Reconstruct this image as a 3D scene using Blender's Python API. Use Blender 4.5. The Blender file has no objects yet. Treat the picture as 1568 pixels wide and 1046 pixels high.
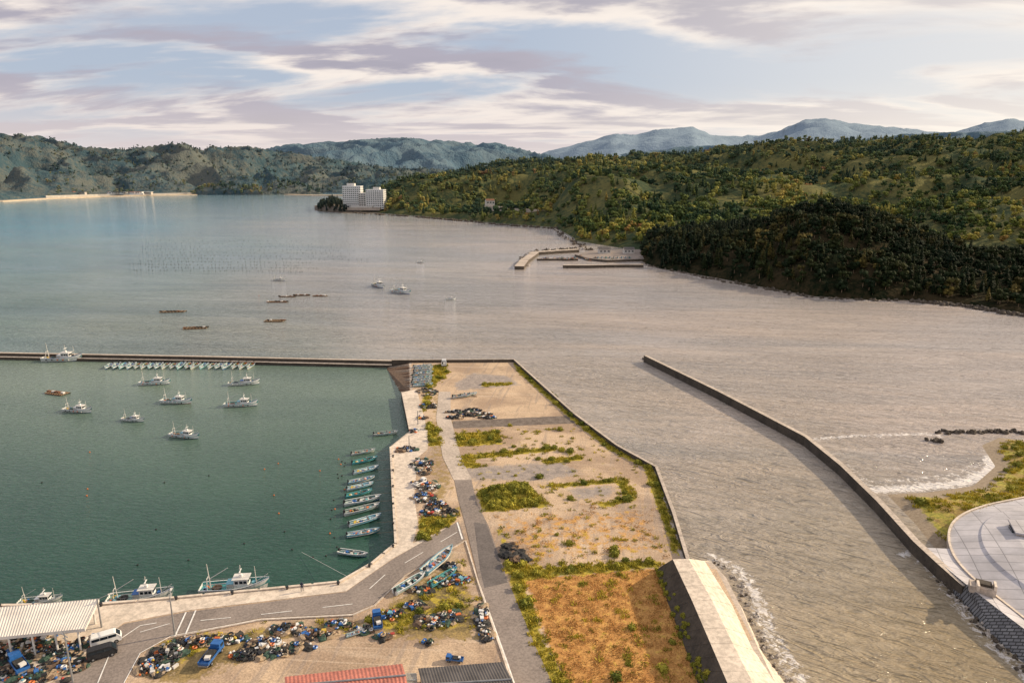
import bpy, bmesh, math, random
import numpy as np
from mathutils import Vector, noise, Matrix, geometry
random.seed(7); rng=np.random.default_rng(7)
R=math.radians
scene=bpy.context.scene
# ------------------------------------------------------------------ survey
H=70.0; PITCH=R(13.9); F=1045.0
cp,sp=math.cos(PITCH),math.sin(PITCH)
def ray(px,py):
    a=(px-784)/F; b=(523-py)/F
    return a, cp+b*sp, -sp+b*cp
def P(px,py,z=0.0):
    r=ray(px,py); t=(z-H)/r[2]
    return (r[0]*t, r[1]*t)
def P3(px,py,z=0.0):
    x,y=P(px,py,z); return (x,y,z)
def PD(px,py,D):
    r=ray(px,py); t=D/r[1]
    return (r[0]*t, D, H+r[2]*t)
SUN_AZ=R(72); SUN_EL=R(25)
SUN=Vector((math.sin(SUN_AZ)*math.cos(SUN_EL),math.cos(SUN_AZ)*math.cos(SUN_EL),math.sin(SUN_EL)))
# ------------------------------------------------------------------ materials
def newmat(name):
    m=bpy.data.materials.new(name); m.use_nodes=True
    nt=m.node_tree; b=nt.nodes["Principled BSDF"]
    return m,nt,b
def N(nt,t,**k):
    n=nt.nodes.new(t)
    for a,v in k.items(): setattr(n,a,v)
    return n
def mixc(nt,fac,a,b,mode='MIX'):
    n=nt.nodes.new('ShaderNodeMix'); n.data_type='RGBA'; n.blend_type=mode
    for s,v in ((0,fac),(6,a),(7,b)):
        if hasattr(v,'links') : nt.links.new(v,n.inputs[s])
        elif s==0: n.inputs[0].default_value=v
        else: n.inputs[s].default_value=(v[0],v[1],v[2],1)
    return n.outputs[2]
def math_(nt,op,a,b=None,c=None,clamp=False):
    n=nt.nodes.new('ShaderNodeMath'); n.operation=op; n.use_clamp=clamp
    for i,v in enumerate((a,b,c)):
        if v is None: continue
        if hasattr(v,'links'): nt.links.new(v,n.inputs[i])
        else: n.inputs[i].default_value=v
    return n.outputs[0]
def ramp(nt,v,lo,hi):
    n=nt.nodes.new('ShaderNodeMapRange'); n.interpolation_type='SMOOTHSTEP'
    nt.links.new(v,n.inputs[0]); n.inputs[1].default_value=lo; n.inputs[2].default_value=hi
    return n.outputs[0]
def noisen(nt,vec,scale,detail=5,rough=0.6,dist=0.0):
    n=nt.nodes.new('ShaderNodeTexNoise'); n.inputs['Scale'].default_value=scale
    n.inputs['Detail'].default_value=detail; n.inputs['Roughness'].default_value=rough
    n.inputs['Distortion'].default_value=dist
    if vec is not None: nt.links.new(vec,n.inputs['Vector'])
    return n.outputs['Fac']
def mat(name,col,rough=0.7,var=0.25,scale=1.0,bump=0.0,metal=0.0,fine=None):
    m,nt,b=newmat(name)
    tc=N(nt,'ShaderNodeTexCoord').outputs['Object']
    n1=noisen(nt,tc,scale,4,0.65)
    d=[c*(1-var) for c in col]; l=[min(1,c*(1+var)) for c in col]
    o=mixc(nt,ramp(nt,n1,0.3,0.7),d,l)
    if fine:
        n2=noisen(nt,tc,fine,3,0.7)
        o=mixc(nt,0.35,o,mixc(nt,ramp(nt,n2,0.35,0.65),[c*0.5 for c in col],[min(1,c*1.5) for c in col]))
    nt.links.new(o,b.inputs['Base Color'])
    b.inputs['Roughness'].default_value=rough; b.inputs['Metallic'].default_value=metal
    if bump:
        bn=N(nt,'ShaderNodeBump'); bn.inputs['Strength'].default_value=0.6; bn.inputs['Distance'].default_value=bump
        nt.links.new(noisen(nt,tc,scale*4,3,0.7),bn.inputs['Height']); nt.links.new(bn.outputs[0],b.inputs['Normal'])
    return m
M={}
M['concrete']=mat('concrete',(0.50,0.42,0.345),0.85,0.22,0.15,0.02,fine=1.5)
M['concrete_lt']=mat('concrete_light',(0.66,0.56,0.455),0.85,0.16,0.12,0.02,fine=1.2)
M['concrete_dk']=mat('concrete_dark',(0.075,0.06,0.045),0.9,0.4,0.3,0.05,fine=2)  # also paints the shade on wall sides and the embankment's left slope
M['asphalt']=mat('asphalt',(0.26,0.215,0.185),0.9,0.24,0.12,0.01,fine=2.5)
M['asphalt_dk']=mat('asphalt_old',(0.14,0.12,0.11),0.9,0.3,0.2,0.02,fine=2.5)
M['paint']=mat('road_paint',(0.8,0.77,0.72),0.7,0.2,1.5)
M['white']=mat('white_paint',(0.82,0.81,0.78),0.35,0.06,0.6)
M['white2']=mat('white_weathered',(0.66,0.63,0.58),0.55,0.15,0.8)
M['teal']=mat('teal_paint',(0.09,0.33,0.33),0.5,0.3,1.2)
M['blue']=mat('blue_paint',(0.03,0.13,0.38),0.4,0.2,1.2)
M['sky']=mat('lightblue_paint',(0.18,0.42,0.50),0.45,0.2,1.2)
M['black']=mat('black_rubber',(0.018,0.018,0.02),0.6,0.4,2)
M['glass']=mat('dark_glass',(0.02,0.03,0.04),0.08,0.1,1)
M['steel']=mat('grey_steel',(0.3,0.3,0.3),0.5,0.2,1.5,0,0.3)
M['rust']=mat('rusty_brown',(0.18,0.08,0.04),0.8,0.4,1.5)
M['orange']=mat('orange_plastic',(0.6,0.15,0.03),0.5,0.25,1.5)
M['red']=mat('red_paint',(0.42,0.05,0.035),0.5,0.2,1.5)
M['yellow']=mat('yellow_plastic',(0.6,0.42,0.05),0.5,0.2,1.5)
M['net']=mat('net_dark',(0.04,0.038,0.035),0.95,0.6,2.5,0.1)
M['netg']=mat('net_green',(0.045,0.085,0.06),0.95,0.5,2.5,0.1)
M['netb']=mat('net_brown',(0.17,0.11,0.07),0.95,0.5,2.5,0.1)
M['tan']=mat('rope_tan',(0.38,0.28,0.18),0.9,0.3,2.5,0.05)
M['wood']=mat('wood',(0.25,0.17,0.1),0.8,0.3,2)
M['rock']=mat('rock',(0.10,0.08,0.06),0.9,0.5,0.8,0.2)
M['rocklt']=mat('rubble_light',(0.45,0.40,0.35),0.9,0.35,0.8,0.2)
M['sand']=mat('sand',(0.60,0.46,0.32),0.95,0.2,0.05,fine=0.5)
M['deck']=mat('deck_grey_green',(0.2,0.32,0.3),0.7,0.3,1.5)
M['skin_dark']=mat('dark_clothes',(0.03,0.04,0.07),0.9,0.3,5)
# ------------------------------------------------------------------ mesh builder
class MB:
    def __init__(s): s.v=[];s.f=[];s.m=[];s.mats=[]
    def mi(s,k):
        m=M[k] if isinstance(k,str) else k
        if m not in s.mats: s.mats.append(m)
        return s.mats.index(m)
    def add(s,vs,fs,k):
        o=len(s.v); s.v+= [tuple(v) for v in vs]; i=s.mi(k)
        for f in fs: s.f.append(tuple(o+a for a in f)); s.m.append(i)
    def box(s,c,d,k,rz=0,taper=1.0,rx=0):
        x,y,z=d[0]/2,d[1]/2,d[2]/2
        vs=[Vector((a*x*(taper if e>0 else 1),b*y*(taper if e>0 else 1),e*z)) for e in(-1,1) for a,b in((-1,-1),(1,-1),(1,1),(-1,1))]
        mt=Matrix.Translation(c)@Matrix.Rotation(rz,4,'Z')@Matrix.Rotation(rx,4,'X')
        s.add([mt@v for v in vs],[(0,3,2,1),(4,5,6,7),(0,1,5,4),(1,2,6,5),(2,3,7,6),(3,0,4,7)],k)
    def cyl(s,a,b,r0,r1,k,n=6):
        a=Vector(a);b=Vector(b);d=(b-a).normalized()
        u=d.orthogonal().normalized();w=d.cross(u)
        vs=[];
        for p,r in((a,r0),(b,r1)):
            for i in range(n):
                t=2*math.pi*i/n; vs.append(p+u*math.cos(t)*r+w*math.sin(t)*r)
        fs=[(i,(i+1)%n,n+(i+1)%n,n+i) for i in range(n)]+[tuple(range(n))[::-1],tuple(range(n,2*n))]
        s.add(vs,fs,k)
    def blob(s,c,r,k,sq=1.0,jit=0.0,lv=1,rz=0.0,ex=1.0):
        bm=bmesh.new(); bmesh.ops.create_icosphere(bm,subdivisions=lv,radius=1)
        vs=[]
        off=Vector((random.random()*90,random.random()*90,0))
        for v in bm.verts:
            q=v.co*(1+jit*noise.noise(v.co*1.7+off)*2)
            x,y=q.x*r*ex,q.y*r
            vs.append((c[0]+x*math.cos(rz)-y*math.sin(rz),c[1]+x*math.sin(rz)+y*math.cos(rz),c[2]+q.z*r*sq))
        s.add(vs,[tuple(x.index for x in f.verts) for f in bm.faces],k); bm.free()
    def torus(s,c,Rr,r,k,n=10,m=5):
        vs=[];fs=[]
        for i in range(n):
            a=2*math.pi*i/n
            for j in range(m):
                b=2*math.pi*j/m; q=Rr+r*math.cos(b)
                vs.append((c[0]+q*math.cos(a),c[1]+q*math.sin(a),c[2]+r*math.sin(b)))
        for i in range(n):
            for j in range(m):
                fs.append((i*m+j,((i+1)%n)*m+j,((i+1)%n)*m+(j+1)%m,i*m+(j+1)%m))
        s.add(vs,fs,k)
    def mesh(s,name,smooth=False):
        me=bpy.data.meshes.new(name); me.from_pydata(s.v,[],s.f)
        for m in s.mats: me.materials.append(m)
        me.polygons.foreach_set('material_index',s.m)
        if smooth: me.polygons.foreach_set('use_smooth',[True]*len(s.f))
        me.update(); return me
    def obj(s,name,smooth=False,loc=(0,0,0),rz=0,sc=1):
        return place(s.mesh(name,smooth),name,loc,rz,sc)
def place(me,name,loc=(0,0,0),rz=0,sc=1):
    o=bpy.data.objects.new(name,me); scene.collection.objects.link(o)
    o.location=loc;o.rotation_euler=(0,0,rz);o.scale=(sc,sc,sc) if not isinstance(sc,tuple) else sc
    return o
def tess(pts):
    return [tuple(t) for t in geometry.tessellate_polygon([[Vector((p[0],p[1],0)) for p in pts]])]
def flat(b,pts,z,k):
    vs=[(p[0],p[1],z) for p in pts]; fs=[]
    for t in tess(pts):
        a,c,d=[Vector(vs[i]) for i in t]
        fs.append(t if (c-a).cross(d-a).z>0 else t[::-1])
    b.add(vs,fs,k)
def prism(name,pts,z0,z1,top,side=None):
    b=MB(); n=len(pts); flat(b,pts,z1,top)
    area=sum(pts[i][0]*pts[(i+1)%n][1]-pts[(i+1)%n][0]*pts[i][1] for i in range(n))
    vs=[(p[0],p[1],z0) for p in pts]+[(p[0],p[1],z1) for p in pts]
    fs=[(i,(i+1)%n,n+(i+1)%n,n+i) for i in range(n)]
    if area<0: fs=[f[::-1] for f in fs]
    b.add(vs,fs,side or top)
    return b.obj(name)
def sheet(name,px,z,m,zp=2.0):
    b=MB(); flat(b,[P(a,c,zp) for a,c in px],z,m); return b.obj(name)
def resample(pts,step):
    out=[Vector(pts[0])]
    for a,c in zip(pts[:-1],pts[1:]):
        a=Vector(a);c=Vector(c);n=max(1,round((c-a).length/step))
        for i in range(1,n+1): out.append(a.lerp(c,i/n))
    return out
def band(b,pts,w,z0,z1,k,side=None,off=0,gap=0.0,jit=0.0):
    pts=[Vector(p[:2]) for p in pts]; n=len(pts); nor=[]
    for i in range(n):
        d=(pts[min(i+1,n-1)]-pts[max(i-1,0)]).normalized(); nor.append(Vector((-d.y,d.x)))
    L=[p+q*(off+w/2) for p,q in zip(pts,nor)];Rr=[p+q*(off-w/2) for p,q in zip(pts,nor)]
    for i in range(n-1):
        l0,l1,r0,r1=L[i],L[i+1],Rr[i],Rr[i+1]
        if gap:
            g=gap/max(0.1,(l1-l0).length); l1=l0.lerp(l1,1-g); r1=r0.lerp(r1,1-g)
        zt=z1+random.uniform(-jit,jit)
        vs=[(*r0,zt),(*r1,zt),(*l1,zt),(*l0,zt),(*r0,z0),(*r1,z0),(*l1,z0),(*l0,z0)]
        b.add(vs,[(0,1,2,3)],k); b.add(vs,[(4,5,1,0),(5,6,2,1),(6,7,3,2),(7,4,0,3)],side or k)
def wall(name,px,w,z0,z1,k,side=None,zp=None,off=0,step=8,gap=0.05,jit=0.02):
    b=MB(); band(b,resample([P(a,c,z1 if zp is None else zp) for a,c in px],step),w,z0,z1,k,side,off,gap,jit); return b.obj(name)
def line(name,px,w,z,k='paint',zp=2.0,dash=None):
    b=MB(); pts=resample([P(a,c,zp) for a,c in px],dash or 4)
    for i,(a,c) in enumerate(zip(pts[:-1],pts[1:])):
        if dash and i%2: continue
        d=(c-a).normalized(); q=Vector((-d.y,d.x))*w/2
        b.add([(*(a-q),z),(*(c-q),z),(*(c+q),z),(*(a+q),z)],[(0,1,2,3)],k)
    return b.obj(name)
def sdist(X,Y,poly):
    ins=np.zeros(X.shape,bool); d=np.full(X.shape,1e9); n=len(poly)
    for i in range(n):
        x0,y0=poly[i];x1,y1=poly[(i+1)%n]
        dx,dy=x1-x0,y1-y0; L=dx*dx+dy*dy+1e-9
        t=np.clip(((X-x0)*dx+(Y-y0)*dy)/L,0,1)
        d=np.minimum(d,np.hypot(X-x0-t*dx,Y-y0-t*dy))
        c=((y0>Y)!=(y1>Y))
        xi=(x1-x0)*(Y-y0)/(y1-y0+1e-12)+x0
        ins^=(c&(X<xi))
    return np.where(ins,d,-d)
def sstep(a,b,x):
    t=np.clip((x-a)/(b-a),0,1); return t*t*(3-2*t)
def W(px,z=2.0): return [P(a,c,z) for a,c in px]
def gridmesh(name,X,Y,Z,attrs,material,keep=None,smooth=True):
    nr,nc=X.shape; idx=np.arange(nr*nc).reshape(nr,nc)
    q=np.stack([idx[:-1,:-1],idx[:-1,1:],idx[1:,1:],idx[1:,:-1]],-1).reshape(-1,4)
    if keep is not None: q=q[keep.reshape(-1)]
    me=bpy.data.meshes.new(name)
    me.vertices.add(nr*nc); me.vertices.foreach_set('co',np.stack([X,Y,Z],-1).astype(np.float32).ravel())
    me.loops.add(len(q)*4); me.loops.foreach_set('vertex_index',q.astype(np.int32).ravel())
    me.polygons.add(len(q)); me.polygons.foreach_set('loop_start',(np.arange(len(q))*4).astype(np.int32))
    me.update(calc_edges=True)
    if smooth: me.polygons.foreach_set('use_smooth',[True]*len(q))
    for k,a in attrs.items():
        if a.ndim==3:
            at=me.attributes.new(k,'FLOAT_COLOR','POINT')
            c=np.ones((nr*nc,4),np.float32); c[:,:3]=a.reshape(-1,3); at.data.foreach_set('color',c.ravel())
        else:
            at=me.attributes.new(k,'FLOAT','POINT'); at.data.foreach_set('value',a.astype(np.float32).ravel())
    me.materials.append(material); me.validate()
    return place(me,name)
def attr(nt,name,out='Fac'):
    a=nt.nodes.new('ShaderNodeAttribute'); a.attribute_name=name; return a.outputs[out]
# ------------------------------------------------------------------ GN scatter
def scatter(name,pts,scl,idx,coll,tilt=0.0):
    n=len(pts)
    if n==0: return
    me=bpy.data.meshes.new(name); me.vertices.add(n)
    me.vertices.foreach_set('co',np.asarray(pts,np.float32).ravel())
    a=me.attributes.new('scl','FLOAT','POINT'); a.data.foreach_set('value',np.asarray(scl,np.float32))
    a=me.attributes.new('idx','INT','POINT'); a.data.foreach_set('value',np.asarray(idx,np.int32))
    a=me.attributes.new('rot','FLOAT_VECTOR','POINT')
    r=np.zeros((n,3),np.float32); r[:,2]=rng.uniform(0,6.28,n); r[:,:2]=rng.uniform(-tilt,tilt,(n,2)); a.data.foreach_set('vector',r.ravel())
    o=place(me,name)
    ng=bpy.data.node_groups.new(name+'_nodes','GeometryNodeTree')
    ng.interface.new_socket('Geometry',in_out='INPUT',socket_type='NodeSocketGeometry')
    ng.interface.new_socket('Geometry',in_out='OUTPUT',socket_type='NodeSocketGeometry')
    gi=ng.nodes.new('NodeGroupInput');go=ng.nodes.new('NodeGroupOutput')
    ip=ng.nodes.new('GeometryNodeInstanceOnPoints');ci=ng.nodes.new('GeometryNodeCollectionInfo')
    ci.inputs['Collection'].default_value=coll; ci.inputs['Separate Children'].default_value=True; ci.inputs['Reset Children'].default_value=True
    def na(nm,t):
        x=ng.nodes.new('GeometryNodeInputNamedAttribute'); x.data_type=t; x.inputs['Name'].default_value=nm
        return x.outputs[0]
    L=ng.links.new
    L(gi.outputs[0],ip.inputs['Points']);L(ci.outputs[0],ip.inputs['Instance'])
    ip.inputs['Pick Instance'].default_value=True
    L(na('idx','INT'),ip.inputs['Instance Index']);L(na('scl','FLOAT'),ip.inputs['Scale']);L(na('rot','FLOAT_VECTOR'),ip.inputs['Rotation'])
    L(ip.outputs[0],go.inputs[0])
    md=o.modifiers.new('scatter','NODES'); md.node_group=ng
    return o
def protos(name,meshes):
    c=bpy.data.collections.new(name)
    for i,me in enumerate(meshes):
        o=bpy.data.objects.new('%s_%02d'%(name,i),me); c.objects.link(o)
    return c
def leafmat(name,cols,haze=(0.11,0.165,0.205),patch=0.006,h0=500,h1=3200,hmax=0.55,bias=-0.68):
    m,nt,b=newmat(name)
    oi=nt.nodes.new('ShaderNodeObjectInfo')
    sep=math_(nt,'MULTIPLY_ADD',oi.outputs['Random'],0.5,0.0)
    pn=noisen(nt,oi.outputs['Location'],patch,4,0.6)
    f=math_(nt,'ADD',sep,math_(nt,'MULTIPLY_ADD',pn,1.9,bias),clamp=True)
    cr=nt.nodes.new('ShaderNodeValToRGB'); nt.links.new(f,cr.inputs[0])
    el=cr.color_ramp.elements
    for i,(p,c) in enumerate(cols):
        e=el[i] if i<2 else el.new(p)
        e.position=p; e.color=(*c,1)
    tc=N(nt,'ShaderNodeTexCoord').outputs['Object']
    o=mixc(nt,ramp(nt,noisen(nt,tc,0.6,2),0.35,0.65),(0.6,0.6,0.6),(1.35,1.35,1.3))
    o=mixc(nt,1.0,cr.outputs[0],o,'MULTIPLY')
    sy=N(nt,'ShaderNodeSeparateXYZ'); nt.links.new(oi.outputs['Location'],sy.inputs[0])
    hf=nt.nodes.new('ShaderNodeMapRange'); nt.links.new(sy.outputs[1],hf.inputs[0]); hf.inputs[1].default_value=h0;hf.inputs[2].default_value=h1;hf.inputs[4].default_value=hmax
    o=mixc(nt,hf.outputs[0],o,haze)  # aerial haze painted into the leaf colour, growing with world distance
    nt.links.new(o,b.inputs['Base Color']); b.inputs['Roughness'].default_value=0.85
    b.inputs['Specular IOR Level'].default_value=0.12
    return m
def leafquad(b,c,s,k,up=0.3):
    n=Vector((random.gauss(0,1),random.gauss(0,1),random.gauss(0,1)+up)).normalized()
    u=n.orthogonal().normalized(); w=n.cross(u)
    a=random.random()*6; u,w=u*math.cos(a)+w*math.sin(a),w*math.cos(a)-u*math.sin(a)
    c=Vector(c); b.add([c-u*s,c-w*s*0.7,c+u*s,c+w*s*0.7],[(0,1,2,3)],k)
def broadleaf(lm,seed,nl=420):
    random.seed(seed); b=MB(); h=random.uniform(9,12)
    b.cyl((0,0,-1),(0.2,0.1,h*0.55),0.28,0.14,'wood',5)
    cl=[]
    for i in range(9):
        a=random.random()*6.28; r=random.uniform(0.8,3.8); z=random.uniform(0.36,0.88)*h
        r*=math.sqrt(max(0.1,1-((z/h-0.5)/0.55)**2))
        c=Vector((r*math.cos(a),r*math.sin(a),z)); cl.append((c,random.uniform(1.4,2.4)))
        b.cyl((0.1,0.1,h*0.3),c,0.12,0.04,'wood',3)
        b.blob(c,cl[-1][1]*0.85,lm,0.8,0.35,1)
    for i in range(nl):
        c,r=random.choice(cl)
        d=Vector((random.gauss(0,1),random.gauss(0,1),random.gauss(0.2,1))).normalized()
        leafquad(b,c+d*r*random.uniform(0.75,1.1),random.uniform(0.25,0.5),lm)
    return b.mesh('broadleaf_tree')
def conifer(lm,seed):
    random.seed(seed); b=MB(); h=random.uniform(11,13.5); b.cyl((0,0,-1),(0,0,h*0.97),0.25,0.05,'wood',4)
    n=11
    for i in range(n):
        t=i/(n-1); z=h*(0.14+0.84*t); r=(1-t)**0.7*2.9+0.25
        k=max(5,int(9-4*t))
        for j in range(k):
            a=6.283*j/k+random.random()*0.7; rr=r*random.uniform(0.7,1.15)
            d=Vector((math.cos(a),math.sin(a),0)); s=Vector((-d.y,d.x,0))*rr*0.4
            z2=z+random.uniform(-0.3,0.3)
            b.add([(0,0,z2+0.7),tuple(d*rr*0.55-s+Vector((0,0,z2))),tuple(d*rr+Vector((0,0,z2-rr*0.35))),tuple(d*rr*0.55+s+Vector((0,0,z2)))],[(0,1,2,3)],lm)
    return b.mesh('conifer_tree')
cols=[(0.0,(0.012,0.030,0.011)),(1.0,(0.22,0.11,0.035)),(0.28,(0.022,0.045,0.013)),(0.48,(0.055,0.08,0.018)),(0.66,(0.14,0.155,0.028)),(0.85,(0.31,0.26,0.05))]
cols2=[(0.0,(0.006,0.014,0.007)),(1.0,(0.17,0.13,0.035)),(0.45,(0.012,0.022,0.008)),(0.72,(0.026,0.034,0.010)),(0.88,(0.075,0.062,0.018))]  # dark conifer greens, deepened further to paint in the hill's shadow side
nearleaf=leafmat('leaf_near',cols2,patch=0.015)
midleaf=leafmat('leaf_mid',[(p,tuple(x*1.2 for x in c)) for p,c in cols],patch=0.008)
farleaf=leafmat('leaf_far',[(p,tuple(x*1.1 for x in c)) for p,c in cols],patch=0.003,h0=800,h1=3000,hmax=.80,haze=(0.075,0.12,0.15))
def forest_coll(nm,lm,nl):
    return protos(nm,[broadleaf(lm,s,nl) for s in(1,2,3)]+[conifer(lm,s) for s in(4,5,6)])
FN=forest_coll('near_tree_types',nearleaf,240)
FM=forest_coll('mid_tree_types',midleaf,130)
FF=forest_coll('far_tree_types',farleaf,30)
random.seed(11)
# ------------------------------------------------------------------ hills
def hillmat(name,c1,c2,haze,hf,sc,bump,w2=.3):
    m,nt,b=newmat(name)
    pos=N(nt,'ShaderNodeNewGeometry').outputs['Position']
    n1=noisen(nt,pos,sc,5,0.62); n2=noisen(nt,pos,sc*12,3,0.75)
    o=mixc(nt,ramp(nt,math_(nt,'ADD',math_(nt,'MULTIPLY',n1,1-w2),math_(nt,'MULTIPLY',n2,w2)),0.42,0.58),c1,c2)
    o=mixc(nt,hf,o,haze)  # aerial haze painted into the slope colour, fixed share per hill
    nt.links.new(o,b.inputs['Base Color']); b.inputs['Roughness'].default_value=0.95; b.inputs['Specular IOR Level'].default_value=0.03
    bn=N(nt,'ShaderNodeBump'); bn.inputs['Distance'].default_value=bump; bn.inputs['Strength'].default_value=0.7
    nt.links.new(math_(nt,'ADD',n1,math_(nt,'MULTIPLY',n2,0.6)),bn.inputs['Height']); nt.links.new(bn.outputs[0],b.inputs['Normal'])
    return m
def interp(pts,x,k):
    return float(np.interp(x,[p[0] for p in pts],[p[k] for p in pts]))
def hill(name,base,ridge,nc,nr,material,amp,ns,pw=0.8,back=0.5,seed=0,gully=0.0,oct=5):
    x0=base[0][0];x1=base[-1][0]
    nb=int(nr*back)+2
    X=np.zeros((nr+nb,nc));Y=X.copy();Z=X.copy()
    for j in range(nc):
        px=x0+(x1-x0)*j/(nc-1)
        bx,by=P(px,interp(base,px,1),0)
        rx,ry,rz=PD(px,interp(ridge,px,1),interp(ridge,px,2)); rz=max(rz,1)
        ry=max(ry,by+20)
        for i in range(nr+nb):
            v=i/(nr-1)
            x=bx+(rx-bx)*v; y=by+(ry-by)*v
            if v<=1: z=rz*math.sin(v*math.pi/2)**pw
            else: z=rz*(1-((v-1)/back)*0.7)
            p=Vector((x/ns,y/ns,seed))
            f=noise.fractal(p,1.0,2.1,oct)
            rd=1-abs(noise.noise(p*1.3+Vector((9,3,0)))+.3*noise.noise(p*3.1)+.12*noise.noise(p*7.3))*2
            w=min(1,v*5)*min(1,rz/40)
            if 0.8<v<1.2: w*=0.2+abs(v-1)/0.2*0.8
            z+=amp*w*f+gully*w*(rd-0.6)
            X[i,j]=x;Y[i,j]=y;Z[i,j]=max(z,0.3) if i>0 else -2
    gridmesh(name,X,Y,Z,{},material)
    return X,Y,Z
def forest(name,G,spacing,coll,conif,smin,smax,vmax=1.1,seed=0,nr=None,clear=0.0):
    X,Y,Z=G
    A=np.abs((X[:-1,1:]-X[:-1,:-1])*(Y[1:,:-1]-Y[:-1,:-1])); 
    if nr: A[int(nr*vmax):]=0
    tot=A.sum(); n=int(tot/spacing**2)
    cells=rng.choice(A.size,n,p=(A/tot).ravel()); ci,cj=np.unravel_index(cells,A.shape)
    u=rng.random(n);v=rng.random(n)
    def bl(T): return (T[ci,cj]*(1-u)*(1-v)+T[ci,cj+1]*u*(1-v)+T[ci+1,cj]*(1-u)*v+T[ci+1,cj+1]*u*v)
    x,y,z=bl(X),bl(Y),bl(Z)
    k=z>1.5
    x,y,z=x[k],y[k],z[k]; n=len(x)
    idx=np.zeros(n,int);sc=np.zeros(n);kk=np.ones(n,bool)
    for i in range(n):
        q=noise.noise(Vector((x[i]/90,y[i]/90,seed+5)))
        idx[i]=random.choice((3,4,5)) if random.random()<conif+q*0.9 else random.choice((0,1,2))
        sc[i]=random.uniform(smin,smax)*(1+0.3*q)
        if clear and noise.noise(Vector((x[i]/70,y[i]/70,seed+55)))<-clear: kk[i]=False
    P_=np.stack([x,y,z],-1)
    scatter(name,P_[kk],sc[kk],idx[kk],coll,0.06)
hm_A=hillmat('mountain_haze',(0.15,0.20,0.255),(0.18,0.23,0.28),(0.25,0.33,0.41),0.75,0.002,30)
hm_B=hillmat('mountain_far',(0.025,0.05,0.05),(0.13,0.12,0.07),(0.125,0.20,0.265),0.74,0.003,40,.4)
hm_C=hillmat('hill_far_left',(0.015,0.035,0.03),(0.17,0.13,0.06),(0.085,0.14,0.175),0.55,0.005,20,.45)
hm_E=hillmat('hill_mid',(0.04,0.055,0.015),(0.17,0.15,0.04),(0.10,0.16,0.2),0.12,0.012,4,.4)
hm_F=hillmat('hill_near',(0.010,0.015,0.007),(0.05,0.038,0.02),(0.1,0.1,0.1),0.0,0.03,3,.4)  # ground under the dark conifers, hill's shadow side painted into the colour
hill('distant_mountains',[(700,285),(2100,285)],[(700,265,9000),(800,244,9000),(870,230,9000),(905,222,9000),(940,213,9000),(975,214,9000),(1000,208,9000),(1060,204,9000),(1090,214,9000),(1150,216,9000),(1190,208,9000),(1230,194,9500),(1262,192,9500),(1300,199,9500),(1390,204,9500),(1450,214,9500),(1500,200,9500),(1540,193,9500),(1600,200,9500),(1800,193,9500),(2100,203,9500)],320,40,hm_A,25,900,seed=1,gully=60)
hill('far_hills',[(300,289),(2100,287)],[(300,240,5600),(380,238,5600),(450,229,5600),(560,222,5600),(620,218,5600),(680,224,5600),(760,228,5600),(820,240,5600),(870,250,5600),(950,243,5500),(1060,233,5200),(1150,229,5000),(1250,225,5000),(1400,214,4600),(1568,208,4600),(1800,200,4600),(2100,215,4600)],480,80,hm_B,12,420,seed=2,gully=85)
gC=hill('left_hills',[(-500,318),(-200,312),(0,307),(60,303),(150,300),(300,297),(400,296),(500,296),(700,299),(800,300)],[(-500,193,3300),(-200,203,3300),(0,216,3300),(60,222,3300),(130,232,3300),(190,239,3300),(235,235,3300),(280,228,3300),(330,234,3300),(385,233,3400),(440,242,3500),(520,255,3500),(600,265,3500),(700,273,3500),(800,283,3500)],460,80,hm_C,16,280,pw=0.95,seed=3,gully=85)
forest('left_hill_forest',gC,19,FF,0.2,0.7,1.1,nr=80,seed=9,clear=0.15)
g=hill('small_headland',[(292,299),(305,299),(400,299),(480,298),(495,298)],[(292,298,2300),(305,289,2300),(340,284,2300),(390,287,2300),(402,290,2300),(425,279,2350),(460,283,2350),(495,297,2350)],90,14,hm_C,5,60,pw=0.4,seed=4)
forest('headland_forest',g,14,FM,0.4,0.9,1.3,nr=14)
gE=hill('wooded_hills',[(500,320),(560,326),(640,331),(700,337),(780,344),(850,349),(880,366),(960,378),(1100,380),(1300,380),(1700,380),(2000,380)],
 [(500,318,1600),(560,300,1750),(600,288,1850),(640,277,2000),(700,269,2100),(760,262,2200),(900,253,2200),(1000,249,2200),(1100,242,2200),(1200,240,2100),(1300,234,2000),(1400,226,2000),(1568,218,2000),(2000,205,2000)],330,90,hm_E,20,260,pw=0.8,seed=5,gully=50,oct=3)
forest('hillside_forest',gE,11.5,FM,0.25,0.75,1.25,nr=90,seed=1,clear=0.38)
gR=hill('wooded_ridge',[(880,369),(960,382),(1100,395),(1300,395),(1568,400),(2000,410)],
 [(880,348,850),(930,326,900),(1000,314,980),(1060,310,1000),(1120,316,1000),(1200,300,1000),(1300,306,1000),(1400,299,1000),(1480,286,1000),(1568,270,1000),(1700,240,1050),(2000,200,1100)],170,40,hm_E,8,90,pw=0.75,seed=6,gully=14,oct=3)
forest('ridge_forest',gR,8,FM,0.15,0.6,1.0,nr=40,seed=2,clear=0.33)
gF=hill('dark_wooded_hill',[(984,402),(1010,412),(1060,420),(1100,427),(1180,443),(1250,455),(1330,460),(1400,461),(1480,468),(1568,482),(1700,500),(2000,560)],
 [(984,378,640),(1000,361,650),(1040,356,650),(1100,352,640),(1180,342,600),(1215,327,590),(1270,324,580),(1330,332,570),(1390,354,560),(1440,378,540),(1500,392,520),(1568,398,500),(1700,390,480),(2000,350,450)],170,40,hm_F,4,45,pw=0.6,seed=7,gully=8,oct=3)
forest('dark_hill_forest',gF,5.0,FN,0.45,0.5,0.95,nr=40,seed=3)
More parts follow.
